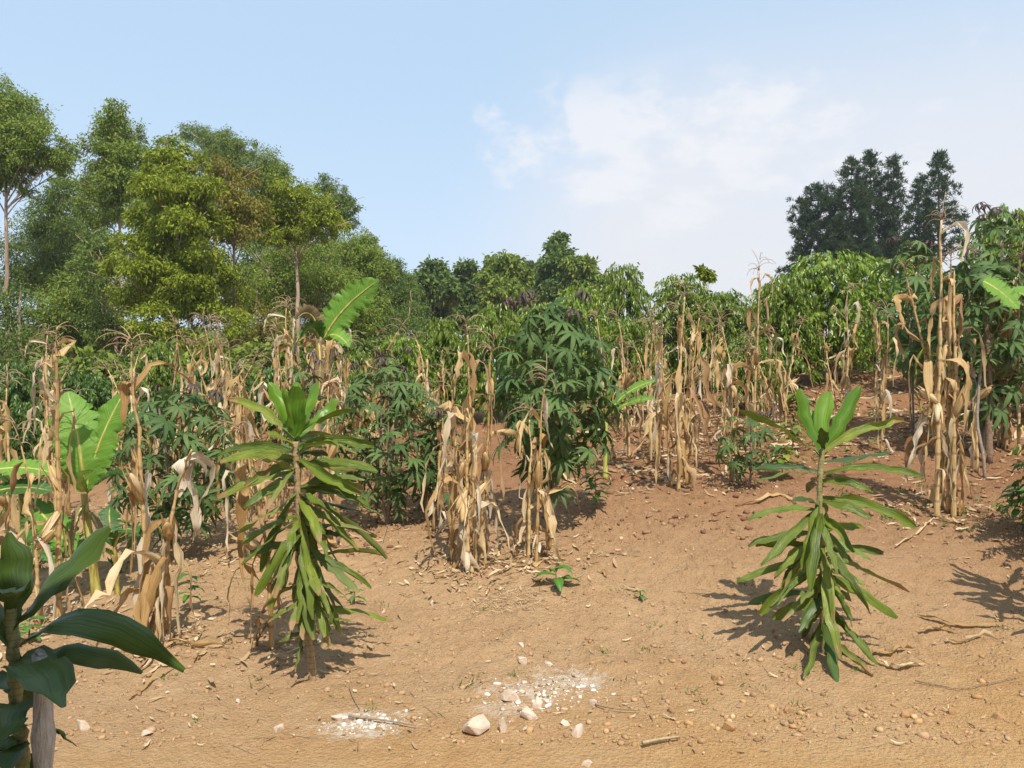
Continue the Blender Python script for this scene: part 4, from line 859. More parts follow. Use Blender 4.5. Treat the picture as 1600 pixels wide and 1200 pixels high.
def gum(label, Y, base_px, trunk, clumps, mat, seed, dens=70, L=.145, W=.024, tr=.10, group='gum trees behind the field', name='gum_tree', cat='tree', jit=1.2, limbs=True):
    rg = np.random.default_rng(seed); b = foot_at(base_px, Y); b.z = float(H(b.x, b.y)); t = thing(name, label, cat, b, group); o = np.array(b)
    E = []
    if limbs and len(clumps) > 4 and Y < 50: clumps = clumps+[((a[0]+b_[0])/2, (a[1]+b_[1])/2, .42*(a[2]+b_[2]), .42*(a[3]+b_[3])) for a, b_ in zip(clumps, clumps[1:]+clumps[:1]) if abs(a[0]-b_[0])+abs(a[1]-b_[1]) < 105]
    for (px, py, rx, ry) in clumps:
        yy = Y+rg.uniform(-jit, jit); c = np.array(pt(px, py, yy)); E.append((c-o, np.array([rx, (rx+ry)/2, ry])/1200*yy))
    V, F, r = clump_leaves(E, dens, L, W, rg)
    cr = link('crown', fast_mesh('crown', V, F, M[mat], r), t); tag(cr, kind='stuff')
    tp = [np.array(pt(x, y+(14 if i_ == len(trunk)-1 else 0), Y))-o for i_, (x, y) in enumerate(trunk)]; tp = [np.array([0, 0, -.2])]+tp; n = 18; tq = np.linspace(0, 1, n); tp = np.array(tp)
    Q = np.stack([np.interp(tq, np.linspace(0, 1, len(tp)), tp[:, k]) for k in range(3)], 1); Q[1:-1, :2] += rg.normal(0, .03, (n-2, 2))
    mb = MB(); tube(mb, Q, tr*(1-.8*tq), 8); mb.build('trunk', M['gum_bark'], t)
    if limbs:
        for c, r_ in E[:14]:
            mb = MB()
            zc = c[2]-max(1.0, .9*r_[2]+abs(c[0]-np.interp(c[2], Q[:, 2], Q[:, 0]))*.8); zc = np.clip(zc, Q[3, 2], Q[-1, 2]); s = np.array([np.interp(zc, Q[:, 2], Q[:, k]) for k in range(3)])
            P = bez(s, s+(c-s)*.4+np.array([0, 0, .1]), s+(c-s)*.75, c, 7); tube(mb, P, tr*.26*(1-.75*np.linspace(0, 1, 7)), 5)
            for _ in range(3):
                e = c+rg.normal(size=3)*r_*.7; tube(mb, bez(P[3], P[3]+(e-P[3])*.4, P[3]+(e-P[3])*.7, e, 4), tr*.12, 3)
            mb.build('limb', M['gum_bark'], t)
    return t
gum('tall pale-trunked gum tree at the border with an open spreading crown', 30, 10, [(12, 500), (9, 330), (6, 150)],
    [(5, 152, 34, 26), (30, 185, 38, 32), (55, 212, 28, 32), (18, 235, 42, 34), (60, 245, 22, 20), (97, 232, 22, 20), (100, 262, 18, 15), (85, 248, 16, 14), (25, 275, 26, 20), (-40, 200, 50, 60), (-30, 270, 40, 30), (42, 300, 14, 10), (2, 262, 22, 16)], 'euc_mid', 1, tr=.12)
gum('dark bushy gum tree in the gap beside the pale-trunked one', 36, 62, [(58, 520), (66, 400), (90, 300)],
    [(95, 300, 26, 24), (75, 338, 34, 26), (50, 372, 38, 30), (112, 365, 28, 30), (70, 420, 50, 35), (30, 440, 40, 30), (110, 430, 40, 35), (20, 390, 24, 20)], 'euc_dark', 2, dens=55)
gum('spire-topped gum tree with a reddish trunk above the dark ones', 32, 190, [(190, 460), (188, 330), (184, 180)],
    [(181, 176, 18, 20), (168, 202, 28, 20), (198, 208, 24, 22), (158, 228, 28, 18), (185, 238, 30, 20), (214, 238, 22, 24), (166, 262, 32, 20), (203, 270, 32, 22), (150, 288, 26, 20), (215, 292, 26, 24), (176, 306, 36, 20), (225, 262, 16, 16), (160, 335, 30, 20)], 'euc_mid', 3, tr=.11)
gum('lime green gum tree with layered round tufts in front of the taller row', 24, 276, [(276, 500), (277, 340), (272, 235)],
    [(270, 234, 26, 19), (252, 258, 30, 20), (300, 258, 28, 20), (234, 292, 30, 22), (290, 300, 36, 22), (322, 296, 26, 20), (226, 338, 28, 22), (288, 344, 34, 24), (330, 352, 28, 24), (256, 384, 38, 24), (200, 380, 26, 20), (310, 400, 38, 26), (182, 416, 26, 20), (240, 432, 40, 26), (340, 432, 28, 24), (282, 470, 44, 26), (200, 468, 34, 26), (330, 490, 38, 26), (240, 505, 40, 24), (262, 318, 30, 24), (310, 330, 26, 22), (240, 362, 30, 22), (300, 372, 32, 22), (220, 415, 30, 22), (280, 420, 34, 22), (300, 450, 34, 22)], 'euc_lime', 4, dens=95, L=.14, tr=.085)
gum('pale gum tree rising behind the lime green one on the ridge', 42, 340, [(340, 450), (335, 330), (330, 205)],
    [(308, 212, 24, 16), (342, 222, 28, 18), (378, 234, 24, 18), (328, 246, 28, 20), (366, 254, 28, 20), (350, 276, 30, 20)], 'euc_pale', 5)
gum('dark green gum tree at the shoulder of the ridge behind the pale one', 44, 418, [(420, 450), (418, 340), (415, 260)],
    [(412, 252, 26, 18), (434, 270, 20, 17), (398, 278, 24, 20), (440, 288, 18, 18), (415, 300, 28, 22)], 'euc_mid', 6)
gum('rusty-leaved gum tree with thin twin trunks beside the lime green one', 26, 362, [(368, 480), (364, 370), (360, 270)],
    [(350, 262, 26, 18), (380, 284, 24, 20), (344, 296, 28, 20), (376, 320, 28, 20), (350, 342, 24, 18), (400, 334, 22, 20), (388, 362, 20, 14), (352, 372, 18, 12)], 'euc_rust', 7, dens=60, tr=.09)
gum('olive green gum tree with a wide domed top and visible forked trunk', 28, 466, [(466, 480), (464, 400), (466, 310)],
    [(446, 298, 28, 20), (474, 310, 28, 18), (502, 328, 28, 19), (524, 350, 20, 17), (470, 342, 32, 20), (438, 338, 28, 22), (412, 328, 26, 24), (508, 364, 20, 14), (418, 368, 22, 18), (450, 376, 20, 12)], 'euc_lime', 8, dens=75)
gum('narrow dark gum tree leaning out behind the domed one', 40, 520, [(522, 480), (518, 400), (512, 295)],
    [(510, 290, 20, 14), (532, 308, 18, 14), (546, 326, 16, 12), (520, 318, 18, 14), (540, 350, 18, 12), (528, 340, 18, 14)], 'euc_dark', 9)
gum('green gum tree at the falling end of the tall row', 38, 575, [(576, 510), (574, 430), (570, 375)],
    [(570, 372, 20, 14), (584, 392, 22, 17), (558, 402, 28, 20), (590, 424, 26, 22), (542, 386, 22, 22), (566, 440, 30, 22)], 'euc_mid', 10)
gum('twiggy gum tree with a mottled bare trunk beneath the domed one', 33, 440, [(444, 540), (442, 460), (446, 390)],
    [(450, 396, 34, 22), (500, 402, 28, 22), (428, 432, 38, 26), (480, 440, 38, 28), (530, 440, 34, 28), (398, 396, 28, 34), (392, 456, 38, 28), (440, 480, 34, 22)], 'euc_mid', 11, dens=55)
gum('low gum tree with a leaning trunk at the far end of the tall row', 42, 618, [(620, 520), (616, 470), (612, 425)],
    [(610, 420, 22, 16), (624, 440, 20, 18), (600, 458, 28, 22), (640, 462, 20, 22), (620, 488, 28, 20)], 'far_leaf', 12)
US = [('shrubby gum regrowth around the pale trunk at the border', 28, 30, [(10, 480, 40, 30), (50, 500, 40, 30), (-20, 530, 40, 30), (30, 540, 40, 30)], 'euc_dark'),
 ('shrubby gum regrowth below the dark bushy gum tree', 29, 110, [(90, 480, 40, 34), (130, 500, 36, 30), (120, 450, 34, 26), (150, 540, 40, 26), (90, 535, 40, 26)], 'euc_mid'),
 ('young gum tree below the spire-topped one', 27, 180, [(165, 470, 30, 26), (160, 510, 36, 26), (200, 530, 40, 26), (150, 380, 30, 26), (140, 420, 28, 26)], 'euc_dark'),
 ('young lime green gum tree among the trunks under the lime green one', 25, 300, [(260, 530, 40, 24), (310, 535, 40, 26), (360, 500, 34, 26), (370, 455, 30, 24)], 'euc_lime'),
 ('young rusty gum tree under the twin-trunked one', 26, 400, [(400, 500, 36, 26), (420, 540, 36, 24), (380, 540, 34, 24), (430, 510, 26, 20)], 'euc_rust'),
 ('young gum tree behind the raised banana leaf', 34, 540, [(500, 480, 34, 26), (540, 490, 34, 26), (580, 480, 32, 26), (560, 520, 40, 26), (500, 520, 34, 22)], 'euc_mid'),
 ('grey green sapling beside the raised banana leaf', 36, 640, [(610, 500, 32, 22), (640, 510, 30, 24), (600, 530, 34, 20), (650, 485, 20, 18)], 'far_leaf')]
for i, (lb, Y, bx, cl, mt) in enumerate(US): gum(lb, Y, bx, [(bx+4, 560), (bx, 500), (bx+2, 440)], cl, mt, 40+i, dens=55, tr=.08)
BACK = [('tall green gum tree filling the row behind the spire-topped one', 46, 135, [(120, 300, 34, 26), (150, 330, 36, 28), (120, 365, 40, 28), (160, 400, 40, 30), (110, 420, 40, 30), (150, 450, 44, 28), (110, 475, 44, 26)], 'euc_mid'),
 ('tall green gum tree filling the row behind the lime green one', 47, 275, [(250, 290, 40, 26), (300, 310, 40, 28), (230, 340, 40, 28), (280, 370, 44, 30), (330, 340, 36, 28), (240, 410, 44, 30), (320, 410, 44, 30), (270, 455, 50, 28), (340, 465, 44, 26), (220, 465, 40, 26)], 'euc_mid'),
 ('tall green gum tree filling the row behind the rusty and domed ones', 48, 415, [(390, 320, 36, 26), (440, 335, 36, 26), (480, 350, 34, 24), (400, 370, 40, 28), (460, 390, 40, 28), (510, 395, 34, 24), (420, 425, 44, 28), (490, 435, 44, 28), (400, 470, 44, 26), (470, 475, 44, 26), (530, 455, 38, 26)], 'euc_pale'),
 ('tall green gum tree filling the falling end of the row', 50, 565, [(545, 400, 34, 22), (580, 420, 34, 22), (550, 440, 40, 26), (605, 450, 36, 24), (570, 475, 44, 24), (620, 480, 34, 22)], 'euc_mid')]
for i, (lb, Y, bx, cl, mt) in enumerate(BACK): gum(lb, Y, bx, [(bx+3, 520), (bx, 440), (bx+2, cl[0][1])], cl, mt, 140+i, dens=48, L=.24, W=.045, tr=.10, limbs=False)
FT = [('far grey green tree first in the distant line beside the tall row', 60, 672, [(676, 426, 20, 17), (664, 450, 24, 20), (692, 456, 24, 22), (675, 480, 32, 20), (680, 500, 30, 16)], 'far_leaf'),
 ('far tree with a small pointed top in the distant line', 66, 728, [(727, 418, 14, 13), (722, 442, 24, 20), (744, 448, 20, 20), (725, 470, 30, 22), (730, 495, 34, 18)], 'far_leaf'),
 ('far bright round-topped tree in the distant line', 58, 786, [(786, 412, 24, 17), (772, 432, 24, 20), (802, 434, 24, 20), (786, 458, 34, 22), (785, 485, 36, 20)], 'euc_mid'),
 ('far blunt tree low beside the bright round-topped one', 74, 832, [(828, 426, 18, 16), (838, 450, 22, 22), (820, 470, 24, 24)], 'far_leaf'),
 ('far tallest pointed tree of the distant line', 64, 873, [(870, 380, 15, 14), (874, 400, 20, 16), (862, 415, 20, 16), (880, 428, 30, 22), (858, 440, 24, 20), (880, 460, 36, 24)], 'far_leaf'),
 ('far tree sloping down to the coffee bushes at the end of the distant line', 62, 916, [(906, 416, 22, 16), (926, 434, 20, 16), (900, 446, 26, 22), (930, 458, 24, 18)], 'euc_mid')]
for i, (lb, Y, bx, cl, mt) in enumerate(FT): gum(lb, Y, bx, [(bx, 480), (bx, 430)], cl, mt, 60+i, dens=42, L=.42, W=.09, tr=.16, group='far trees on the skyline', name='far_tree', jit=1.5)
FT2 = [('far low thicket closing the gap between the tall row and the distant line', 80, 650, [(640, 480, 40, 22), (690, 490, 40, 20), (740, 500, 40, 18), (800, 500, 50, 18), (860, 490, 50, 22), (600, 510, 40, 20), (560, 520, 40, 24), (520, 530, 40, 24), (470, 530, 40, 24), (400, 535, 50, 24), (300, 540, 60, 24), (200, 540, 60, 26), (100, 545, 60, 26), (0, 545, 60, 26)], 'far_leaf')]
for i, (lb, Y, bx, cl, mt) in enumerate(FT2): gum(lb, Y, bx, [(bx, 500), (bx, 470)], cl, mt, 80+i, dens=26, L=.5, W=.13, tr=.16, group=None, name='thicket', cat='thicket', jit=4, limbs=False)
# a wispy sapling on the crest
gum('wispy pale sapling poking over the coffee bushes on the crest', 20, 1102, [(1102, 460), (1101, 440), (1100, 424)], [(1096, 420, 6, 4), (1106, 426, 7, 4), (1098, 430, 9, 4), (1110, 432, 5, 3)], 'euc_lime', 90, dens=30, L=.16, W=.04, tr=.02, group=None, name='sapling', cat='sapling', jit=.1)

def pine(label, Y, bx, top, w, zlow, seed, ntier, dens, spire=.5, dome=False, lean=0):
    rg = np.random.default_rng(seed); b = foot_at(bx, Y); b.z = float(H(b.x, b.y)); o = np.array(b); t = thing('pine_tree', label, 'pine tree', b, 'pines on the skyline')
    h = pt(bx, top, Y).z-b.z; zl = pt(bx, zlow, Y).z-b.z; wm = w/1200*Y; mb = MB(); q = np.linspace(0, 1, 10)
    tube(mb, np.stack([lean*q**2, q*0, -.2+(h+.1)*q], 1), .22*(1-.88*q), 7); mb.build('trunk', M['pine_bark'], t)
    lim = MB(); C = []; D = []
    for i in range(ntier):
        s = i/(ntier-1); z = zl+(h*.985-zl)*s; r = wm*((1-s)**spire if not dome else math.sqrt(max(.02, 1-s**2.2)))*rg.uniform(.8, 1.1)+.12
        nb = int(5+4*rg.random())
        for k in range(nb):
            az = k*6.283/nb+i*1.1+rg.normal(0, .2); rr = r*rg.uniform(.6, 1.12); f = np.linspace(0, 1, 5); up = rg.uniform(.15, .5)*rr
            P = np.stack([rr*f*math.cos(az)+lean*(z/h)**2, rr*f*math.sin(az), z+up*f**1.6-.10*rr*f], 1); tube(lim, P, .035*(1-.7*f), 3, cap=False)
            m_ = max(2, int(rr*dens))
            for g in range(m_):
                ff = rg.uniform(.25, 1.0)**.7; c = np.array([np.interp(ff, f, P[:, j]) for j in range(3)])+rg.normal(0, .16, 3); kk = 26
                C.append(np.repeat(c[None], kk, 0)+rg.normal(0, .07, (kk, 3))); d = rg.normal(size=(kk, 3))*.8; d[:, 2] += .75; d[:, :2] += np.array([math.cos(az), math.sin(az)])*.4; D.append(d)
    tag(lim.build('limbs', M['pine_bark'], t), kind='stuff'); C = np.concatenate(C); D = nrm(np.concatenate(D)); n = len(C)
    V, F, r = rhombs(C, D, .34*rg.uniform(.7, 1.3, n), np.full(n, .030), rg); cr = link('crown', fast_mesh('crown', V, F, M['pine'], r), t); tag(cr, kind='stuff')
pine('dense dark pine with a low spreading side at the outer end of the pine group', 62, 1278, 290, 56, 430, 1, 16, 4.6, dome=True)
pine('tall dense pine of the dark group behind the round coffee bush', 60, 1330, 250, 50, 420, 2, 20, 3.6, spire=.5)
pine('dense pine with a slim raised leader at the top', 61, 1360, 238, 52, 420, 3, 22, 3.8, spire=.75)
pine('sparse thin pine with gaps of sky beside the dense group', 60, 1396, 246, 26, 410, 4, 20, 2.0, spire=.45)
pine('shorter pine between the sparse one and the lone spire', 63, 1436, 278, 34, 420, 5, 16, 3.0, spire=.6)
pine('lone spired pine with airy lower branches above the tallest maize', 59, 1467, 240, 50, 400, 6, 20, 2.3, spire=.7)

# ------------------------------------------------------------------ seedlings and low plants
def seedling(label, base, h, n, leafL, seed, mat='seedling', wide=.3, cat='seedling', name='seedling', group=None):
    rg = np.random.default_rng(seed); t = thing(name, label, cat, base, group)
    mb = MB(); tube(mb, [(0, 0, -.03), (.004, 0, h*.5), (0, .004, h)], [.006, .005, .003], 5); mb.build('stem', M['coffee_stem'], t)
    for i in range(n):
        s = .35+.65*i/max(1, n-1); az = i*math.pi/2*1.08+(math.pi if i % 2 else 0)+rg.normal(0, .3); L = leafL*rg.uniform(.7, 1.15); f = np.linspace(0, 1, 7)
        e = .5-1.3*f*rg.uniform(.7, 1.2); P = [np.array([0, 0, h*s])]
        for j in range(1, 7): P.append(P[-1]+np.array([math.cos(az)*math.cos(e[j]), math.sin(az)*math.cos(e[j]), math.sin(e[j])])*L/6)
        mb = MB(); ribbon(mb, P, np.cross([0, 0, 1], [math.cos(az), math.sin(az), 0]), L*.21*np.sin(math.pi*np.clip(f*.92+.05, 0, 1))+.001, phi=1.0, m=5, wave=.2, rnd=rg.random()*.3, rng=rg); mb.build('leaf', M[mat], t)
seedling('bright green seedling with broad curled leaves before the snapped maize', foot(868, 924), .15, 6, .17, 1)
seedling('slim sapling with paired dark leaves in the shade of the bent maize', foot(297, 962), .26, 12, .10, 2, 'seedling')
seedling('leafy shrub growing on the tilled slope behind the open dracaena', foot(1246, 664), .36, 26, .22, 3, 'coffee', name='shrub', cat='shrub')
seedling('low dark leafy plant between the pale maize and the open dracaena', foot(1222, 745), .34, 24, .18, 4, 'coffee', name='shrub', cat='shrub')
seedling('dark leafy plant close behind the open dracaena top', foot(1238, 712), .32, 22, .18, 14, 'coffee', name='shrub', cat='shrub')
seedling('broad-leaved plant cut off by the border on the tilled slope', foot(1598, 835), .34, 12, .22, 5, 'seedling', name='shrub', cat='shrub')
seedling('green seedling at the foot of the big cassava towards the slope', foot(930, 800), .34, 18, .16, 6, 'seedling')
seedling('small weed by the bare cane of the bushy dracaena', foot(553, 945), .12, 8, .09, 7, 'seedling', name='weed', cat='weed')
seedling('small green weed behind the dark dracaena', foot(45, 1005), .14, 10, .11, 8, 'seedling', name='weed', cat='weed')
seedling('low spiky green plant behind the thick husked maize', foot(75, 880), .25, 14, .20, 9, 'dracaena', name='weed', cat='weed')
seedling('tiny green sprout on the bare soil between the dracaenas', foot(1000, 940), .06, 6, .06, 10, 'seedling', name='weed', cat='weed')

# ------------------------------------------------------------------ stones, litter
ICO = None
def ico():
    p = (1+5**.5)/2; V = nrm(np.array([(-1, p, 0), (1, p, 0), (-1, -p, 0), (1, -p, 0), (0, -1, p), (0, 1, p), (0, -1, -p), (0, 1, -p), (p, 0, -1), (p, 0, 1), (-p, 0, -1), (-p, 0, 1)], float))
    F = np.array([(0, 11, 5), (0, 5, 1), (0, 1, 7), (0, 7, 10), (0, 10, 11), (1, 5, 9), (5, 11, 4), (11, 10, 2), (10, 7, 6), (7, 1, 8), (3, 9, 4), (3, 4, 2), (3, 2, 6), (3, 6, 8), (3, 8, 9), (4, 9, 5), (2, 4, 11), (6, 2, 10), (8, 6, 7), (9, 8, 1)])
    return V, F
def rocks(name, pts, size, mat, seed, flat=.6, kind='stuff', smooth=False):
    rg = np.random.default_rng(seed); V0, F0 = ico(); n = len(pts); k = 12
    sc = size[:, None]*rg.uniform(.6, 1.3, (n, 3)); sc[:, 2] *= flat
    sc[:, :2] *= rg.uniform(.6, 1.1, (n, 2)); V = V0[None]*(1+rg.uniform(-.45, .30, (n, k, 1)))*sc[:, None, :]; a = rg.random(n)*6.28; c, s = np.cos(a)[:, None], np.sin(a)[:, None]
    X = V[:, :, 0]*c-V[:, :, 1]*s; Y = V[:, :, 0]*s+V[:, :, 1]*c; V = np.stack([X, Y, V[:, :, 2]], -1)+pts[:, None, :]; V[:, :, 2] += (size*flat*.25)[:, None]
    F = (F0[None]+(np.arange(n)*k)[:, None, None]).reshape(-1, 3)
    o = link(name, fast_mesh(name, V.reshape(-1, 3), F, mat, np.repeat(rg.random(n), k), smooth)); tag(o, kind=kind); return o
def on_ground(x, y, dz=0): return np.stack([x, y, H(x, y)+relief(x, y)+dz], 1)
def scatter(n, x0, x1, y0, y1, rg, near=1.6): 
    y = y0+(y1-y0)*rg.random(n)**near; x = (x0+(x1-x0)*rg.random(n))*y/4.; return x, y
rg = np.random.default_rng(77)
x, y = scatter(2300, -2.8, 2.8, 2.7, 9, rg); rocks('pebbles', on_ground(x, y), .0025+.0095*rg.random(2300)**7, M['pebble'], 1)
x, y = scatter(11000, -2.8, 2.8, 3.4, 10, rg, 1.3); keep = vnoise(x*2.2, y*2.2, 30) > .38; x, y = x[keep], y[keep]; rocks('clods', on_ground(x, y), .004+.019*rg.random(len(x))**4, M['clod'], 2, .7)
x, y = scatter(2600, -2.2, 2.8, 6.3, 13, rg, 1.); keep = x > -1.5; x, y = x[keep], y[keep]; rocks('red_clods', on_ground(x, y), .012+.035*rg.random(len(x))**3, M['clod_red'], 3, .7)
n = 300; x = rg.normal(1.25, .9, n); y = rg.normal(3.62, .14, n); rocks('road_edge_gravel', on_ground(x, y), .004+.021*rg.random(n)**4, M['ochre'], 4, .75)
def chips(name, px, py, sx, sy, n, seed, big):
    r_ = np.random.default_rng(seed); b = foot(px, py); x = b.x+r_.normal(0, sx, n); y = b.y+r_.normal(0, sy, n); rocks(name, on_ground(x, y), .002+big*r_.random(n)**6, M['chip'], seed, .55)
chips('crushed_chalk', 572, 1132, .10, .055, 380, 21, .009); chips('crushed_chalk', 825, 1095, .12, .08, 220, 22, .012); chips('crushed_chalk', 885, 1075, .13, .08, 260, 23, .009)
def rubble(px, py, sx, sy, n, seed):
    r_ = np.random.default_rng(seed); b = foot(px, py); rocks('rubble', on_ground(b.x+r_.normal(0, sx, n), b.y+r_.normal(0, sy, n)), .006+.020*r_.random(n)**2.2, M['chalk'], seed, .5)
rubble(830, 1096, .11, .09, 46, 31); rubble(575, 1126, .10, .05, 40, 32); rubble(890, 1080, .12, .06, 26, 33)
def stone(label, px, py, wpx, hpx, seed, mat='chalk', flat=None, rot=None):
    rg = np.random.default_rng(seed); b = foot(px, py); w = wpx/1200*b.y*.54; hgt = hpx/1200*b.y*.56
    import bmesh
    bm = bmesh.new(); q = rg.uniform(-1, 1, (13, 3)); q = q/np.max(np.abs(q), axis=1, keepdims=True)*rg.uniform(.72, 1.0, (13, 1)); q[:, :2] *= (1-.22*(q[:, 2:]+1)*rg.uniform(.3, 1))
    for v in q: bm.verts.new(v)
    r_ = bmesh.ops.convex_hull(bm, input=bm.verts); bmesh.ops.delete(bm, geom=[v for v in bm.verts if not v.link_faces], context='VERTS')
    bmesh.ops.bevel(bm, geom=list(bm.edges), offset=.06, segments=1, affect='EDGES')
    for v in bm.verts: v.co = Vector((v.co.x*w*1.05, v.co.y*w*.8, v.co.z*hgt*1.05))
    me = bpy.data.meshes.new('stone'); bm.to_mesh(me); bm.free(); me.materials.append(M[mat])
    o = link('stone', me, None, b+Vector((0, 0, hgt*.34))); o.rotation_euler = (rg.normal(0, .12), rg.normal(0, .12), rg.normal(0, .5) if rot is None else rot)
    tag(o, label, 'stone', 'stones lying on the bare soil'); return o
for a in [
 ('largest pale pink stone with a flat face at the road verge', 744, 1146, 46, 34, 1), ('upright pale wedge stone beside the largest pink one', 786, 1142, 22, 32, 2), ('flat cream stone leaning in the chalk rubble beside the wedge', 826, 1124, 34, 24, 3),
 ('broad white slab stone at the top of the chalk rubble', 796, 1098, 40, 22, 4), ('pale lump stone in the middle of the chalk rubble', 838, 1104, 20, 24, 5), ('white rounded stone above the chalk rubble', 816, 1040, 18, 14, 6), ('small white stone beside the rounded one above the rubble', 858, 1042, 14, 9, 7),
 ('pale curved stone alone on the orange verge', 906, 1148, 28, 22, 8), ('buff stone at the outer end of the chalk rubble', 926, 1104, 20, 14, 9), ('white stone at the picture bottom on the orange verge', 918, 1196, 24, 12, 10),
 ('pinkish stone beside the grey post', 130, 1140, 26, 22, 11), ('white pebble stone alone before the crushed chalk heap', 437, 1140, 18, 14, 12), ('white flat stone just above the crushed chalk heap', 525, 1124, 20, 9, 13),
 ('bright white stone chip on the bare soil near the bushy dracaena', 671, 948, 13, 8, 14), ('little white stone chip at the tips of the bushy dracaena shadow', 599, 958, 7, 7, 15), ('flat white stone on the ground by the bent maize leaves', 371, 1099, 12, 7, 16),
 ('buff flat stone in the soil below the grey dracaena tip', 230, 1152, 22, 10, 17), ('white stone with a crumbly top behind the rubble', 813, 1015, 13, 9, 18), ('pale flat stone between the wedge and the chalk lump', 882, 1134, 18, 9, 19), ('grey stone tucked under the flat cream one', 820, 1142, 10, 8, 20)]: stone(*a)
for a in [('ochre stone before the open dracaena', 1140, 1140, 20, 18, 31), ('yellow ochre stone in the pebble line along the verge', 1414, 1120, 16, 14, 32), ('buff ochre block at the verge near the picture border', 1562, 1124, 26, 14, 33), ('orange stone on the soil before the open dracaena shadow', 1116, 1062, 14, 12, 34), ('pale ochre stone in the verge below the open dracaena', 1230, 1112, 16, 12, 35), ('knobbly ochre stone in the verge by the dry leaves', 1488, 1116, 18, 14, 36)]: stone(*a, mat='ochre')

def strips(name, x, y, L, W, mat, seed, curl=.5, dz=.012):
    """loose dry leaf scraps: three-segment curled strips"""
    r_ = np.random.default_rng(seed); n = len(x); C = on_ground(x, y, dz); a = r_.random(n)*6.28; D = np.stack([np.cos(a), np.sin(a), r_.normal(0, .12, n)], 1); Sd = np.stack([-np.sin(a), np.cos(a), r_.normal(0, .5, n)], 1); Sd = nrm(Sd)
    V = []
    for i, f in enumerate((-.5, -.17, .17, .5)):
        w = W*(.45, 1, .9, .2)[i]; c = C+D*(L*f)[:, None]; c[:, 2] += np.abs(f)*L*curl*r_.uniform(-.15, 1, n); V += [c+Sd*w[:, None], c-Sd*w[:, None]]
    V = np.stack(V, 1); b = (np.arange(n)*8)[:, None]; F = np.concatenate([b+np.array([0, 1, 3, 2]), b+np.array([2, 3, 5, 4]), b+np.array([4, 5, 7, 6])], 1).reshape(-1, 4)
    o = link(name, fast_mesh(name, V.reshape(-1, 3), F, M[mat], np.repeat(r_.random(n), 8), True)); tag(o, kind='stuff')
def near_plants(n, pts, s, r_): 
    k = r_.integers(0, len(pts), n); p = np.array(pts)[k]; return p[:, 0]+r_.normal(0, s, n), p[:, 1]+r_.normal(0, s*.8, n)
mz = [tuple(o.location)[:2] for o in bpy.data.objects if o.name.startswith('maize_plant')]
x, y = near_plants(2600, mz, .38, rg); strips('leaf_litter', x, y, .03+.14*rg.random(2600)**2, .004+.012*rg.random(2600), 'litter', 5)
mzn = [p for p in mz if p[1] < 6.8]; x, y = near_plants(900, mzn, .26, rg); strips('leaf_litter', x, y, .03+.12*rg.random(900)**2, .003+.009*rg.random(900), 'litter', 15)
x, y = scatter(700, -2.6, 2.6, 3.3, 8, rg, 1.2); strips('leaf_scraps', x, y, .015+.07*rg.random(700)**3, .002+.006*rg.random(700), 'litter', 6)
x, y = scatter(260, -2.6, 2.7, 3.2, 9, rg, 1.1); strips('twigs', x, y, .04+.18*rg.random(260)**2, .0010+.0015*rg.random(260), 'twig', 7, .1, .006)
b = foot(792, 945); n = 420; x = b.x+rg.normal(0, .13, n); y = b.y+rg.normal(0, .12, n); strips('root_scraps', x, y, .03+.06*rg.random(n), .0012+.001*rg.random(n), 'litter', 8, .3, .010)
x, y = scatter(3000, .2, 2.8, 8, 15, rg, 1.); strips('leaf_litter', x, y, .06+.22*rg.random(3000)**2, .006+.018*rg.random(3000), 'litter', 9)
# weeds and rough grass on the far tilled ground
def weeds(name, x, y, h, seed, mat='weed'):
    r_ = np.random.default_rng(seed); n = len(x); k = 9; C = np.repeat(on_ground(x, y), k, 0)+r_.normal(0, .03, (n*k, 3))*np.array([1, 1, .1]); D = nrm(r_.normal(size=(n*k, 3))*np.array([.7, .7, .3])+np.array([0, 0, .8]))
    V, F, r = rhombs(C, D, h*r_.uniform(.4, 1.2, n*k), h*.09*r_.uniform(.6, 1.4, n*k), r_); o = link(name, fast_mesh(name, V, F, M[mat], r)); tag(o, kind='stuff')
n = 900; x = rg.uniform(-7.5, -2.6, n); y = rg.uniform(6.2, 13, n); keep = vnoise(x*1.2, y*1.2, 41) > .42; weeds('weeds', x[keep], y[keep], .10, 1)
n = 260; x = rg.uniform(2.8, 5.6, n); y = rg.uniform(6.0, 11, n); keep = vnoise(x*1.6, y*1.6, 42) > .5; weeds('weeds', x[keep], y[keep], .07, 2)
x, y = scatter(60, -2.4, 2.6, 3.6, 6, rg, 1.); weeds('weeds', x, y, .04, 3)
n = 9000; x = rg.uniform(-34, 24, n); y = rg.uniform(14, 46, n); weeds('grass', x, y, .34, 4)

def fallen(label, path, w, seed, mat='maize_leaf', phi=1.4, name='fallen_leaf'):
    r_ = np.random.default_rng(seed); P = []
    pts = [foot(*p) for p in path]; pts = np.array([list(p) for p in pts]); t = np.linspace(0, 1, 14); q = np.linspace(0, 1, len(pts)); P = np.stack([np.interp(t, q, pts[:, k]) for k in range(3)], 1)
    P[:, 2] = np.array([ground(a, b) for a, b in P[:, :2]])+.010+.022*np.abs(np.sin(t*5+seed)); c = P[0].copy(); W = w*np.minimum(1, .5+2*t)*np.clip((1-t)*4, .1, 1)*r_.uniform(.6, 1.1, 14)
    d = P[-1]-P[0]; mb = MB(); ribbon(mb, P-c, np.cross([0, 0, 1], d), W, phi=phi, twist=np.cumsum(r_.normal(0, .22, 14)), m=5, sign=1, wave=.4, rng=r_)
    o = mb.build(name, M[mat], None, c); tag(o, label, 'dry leaf', 'dry leaves lying on the ground')
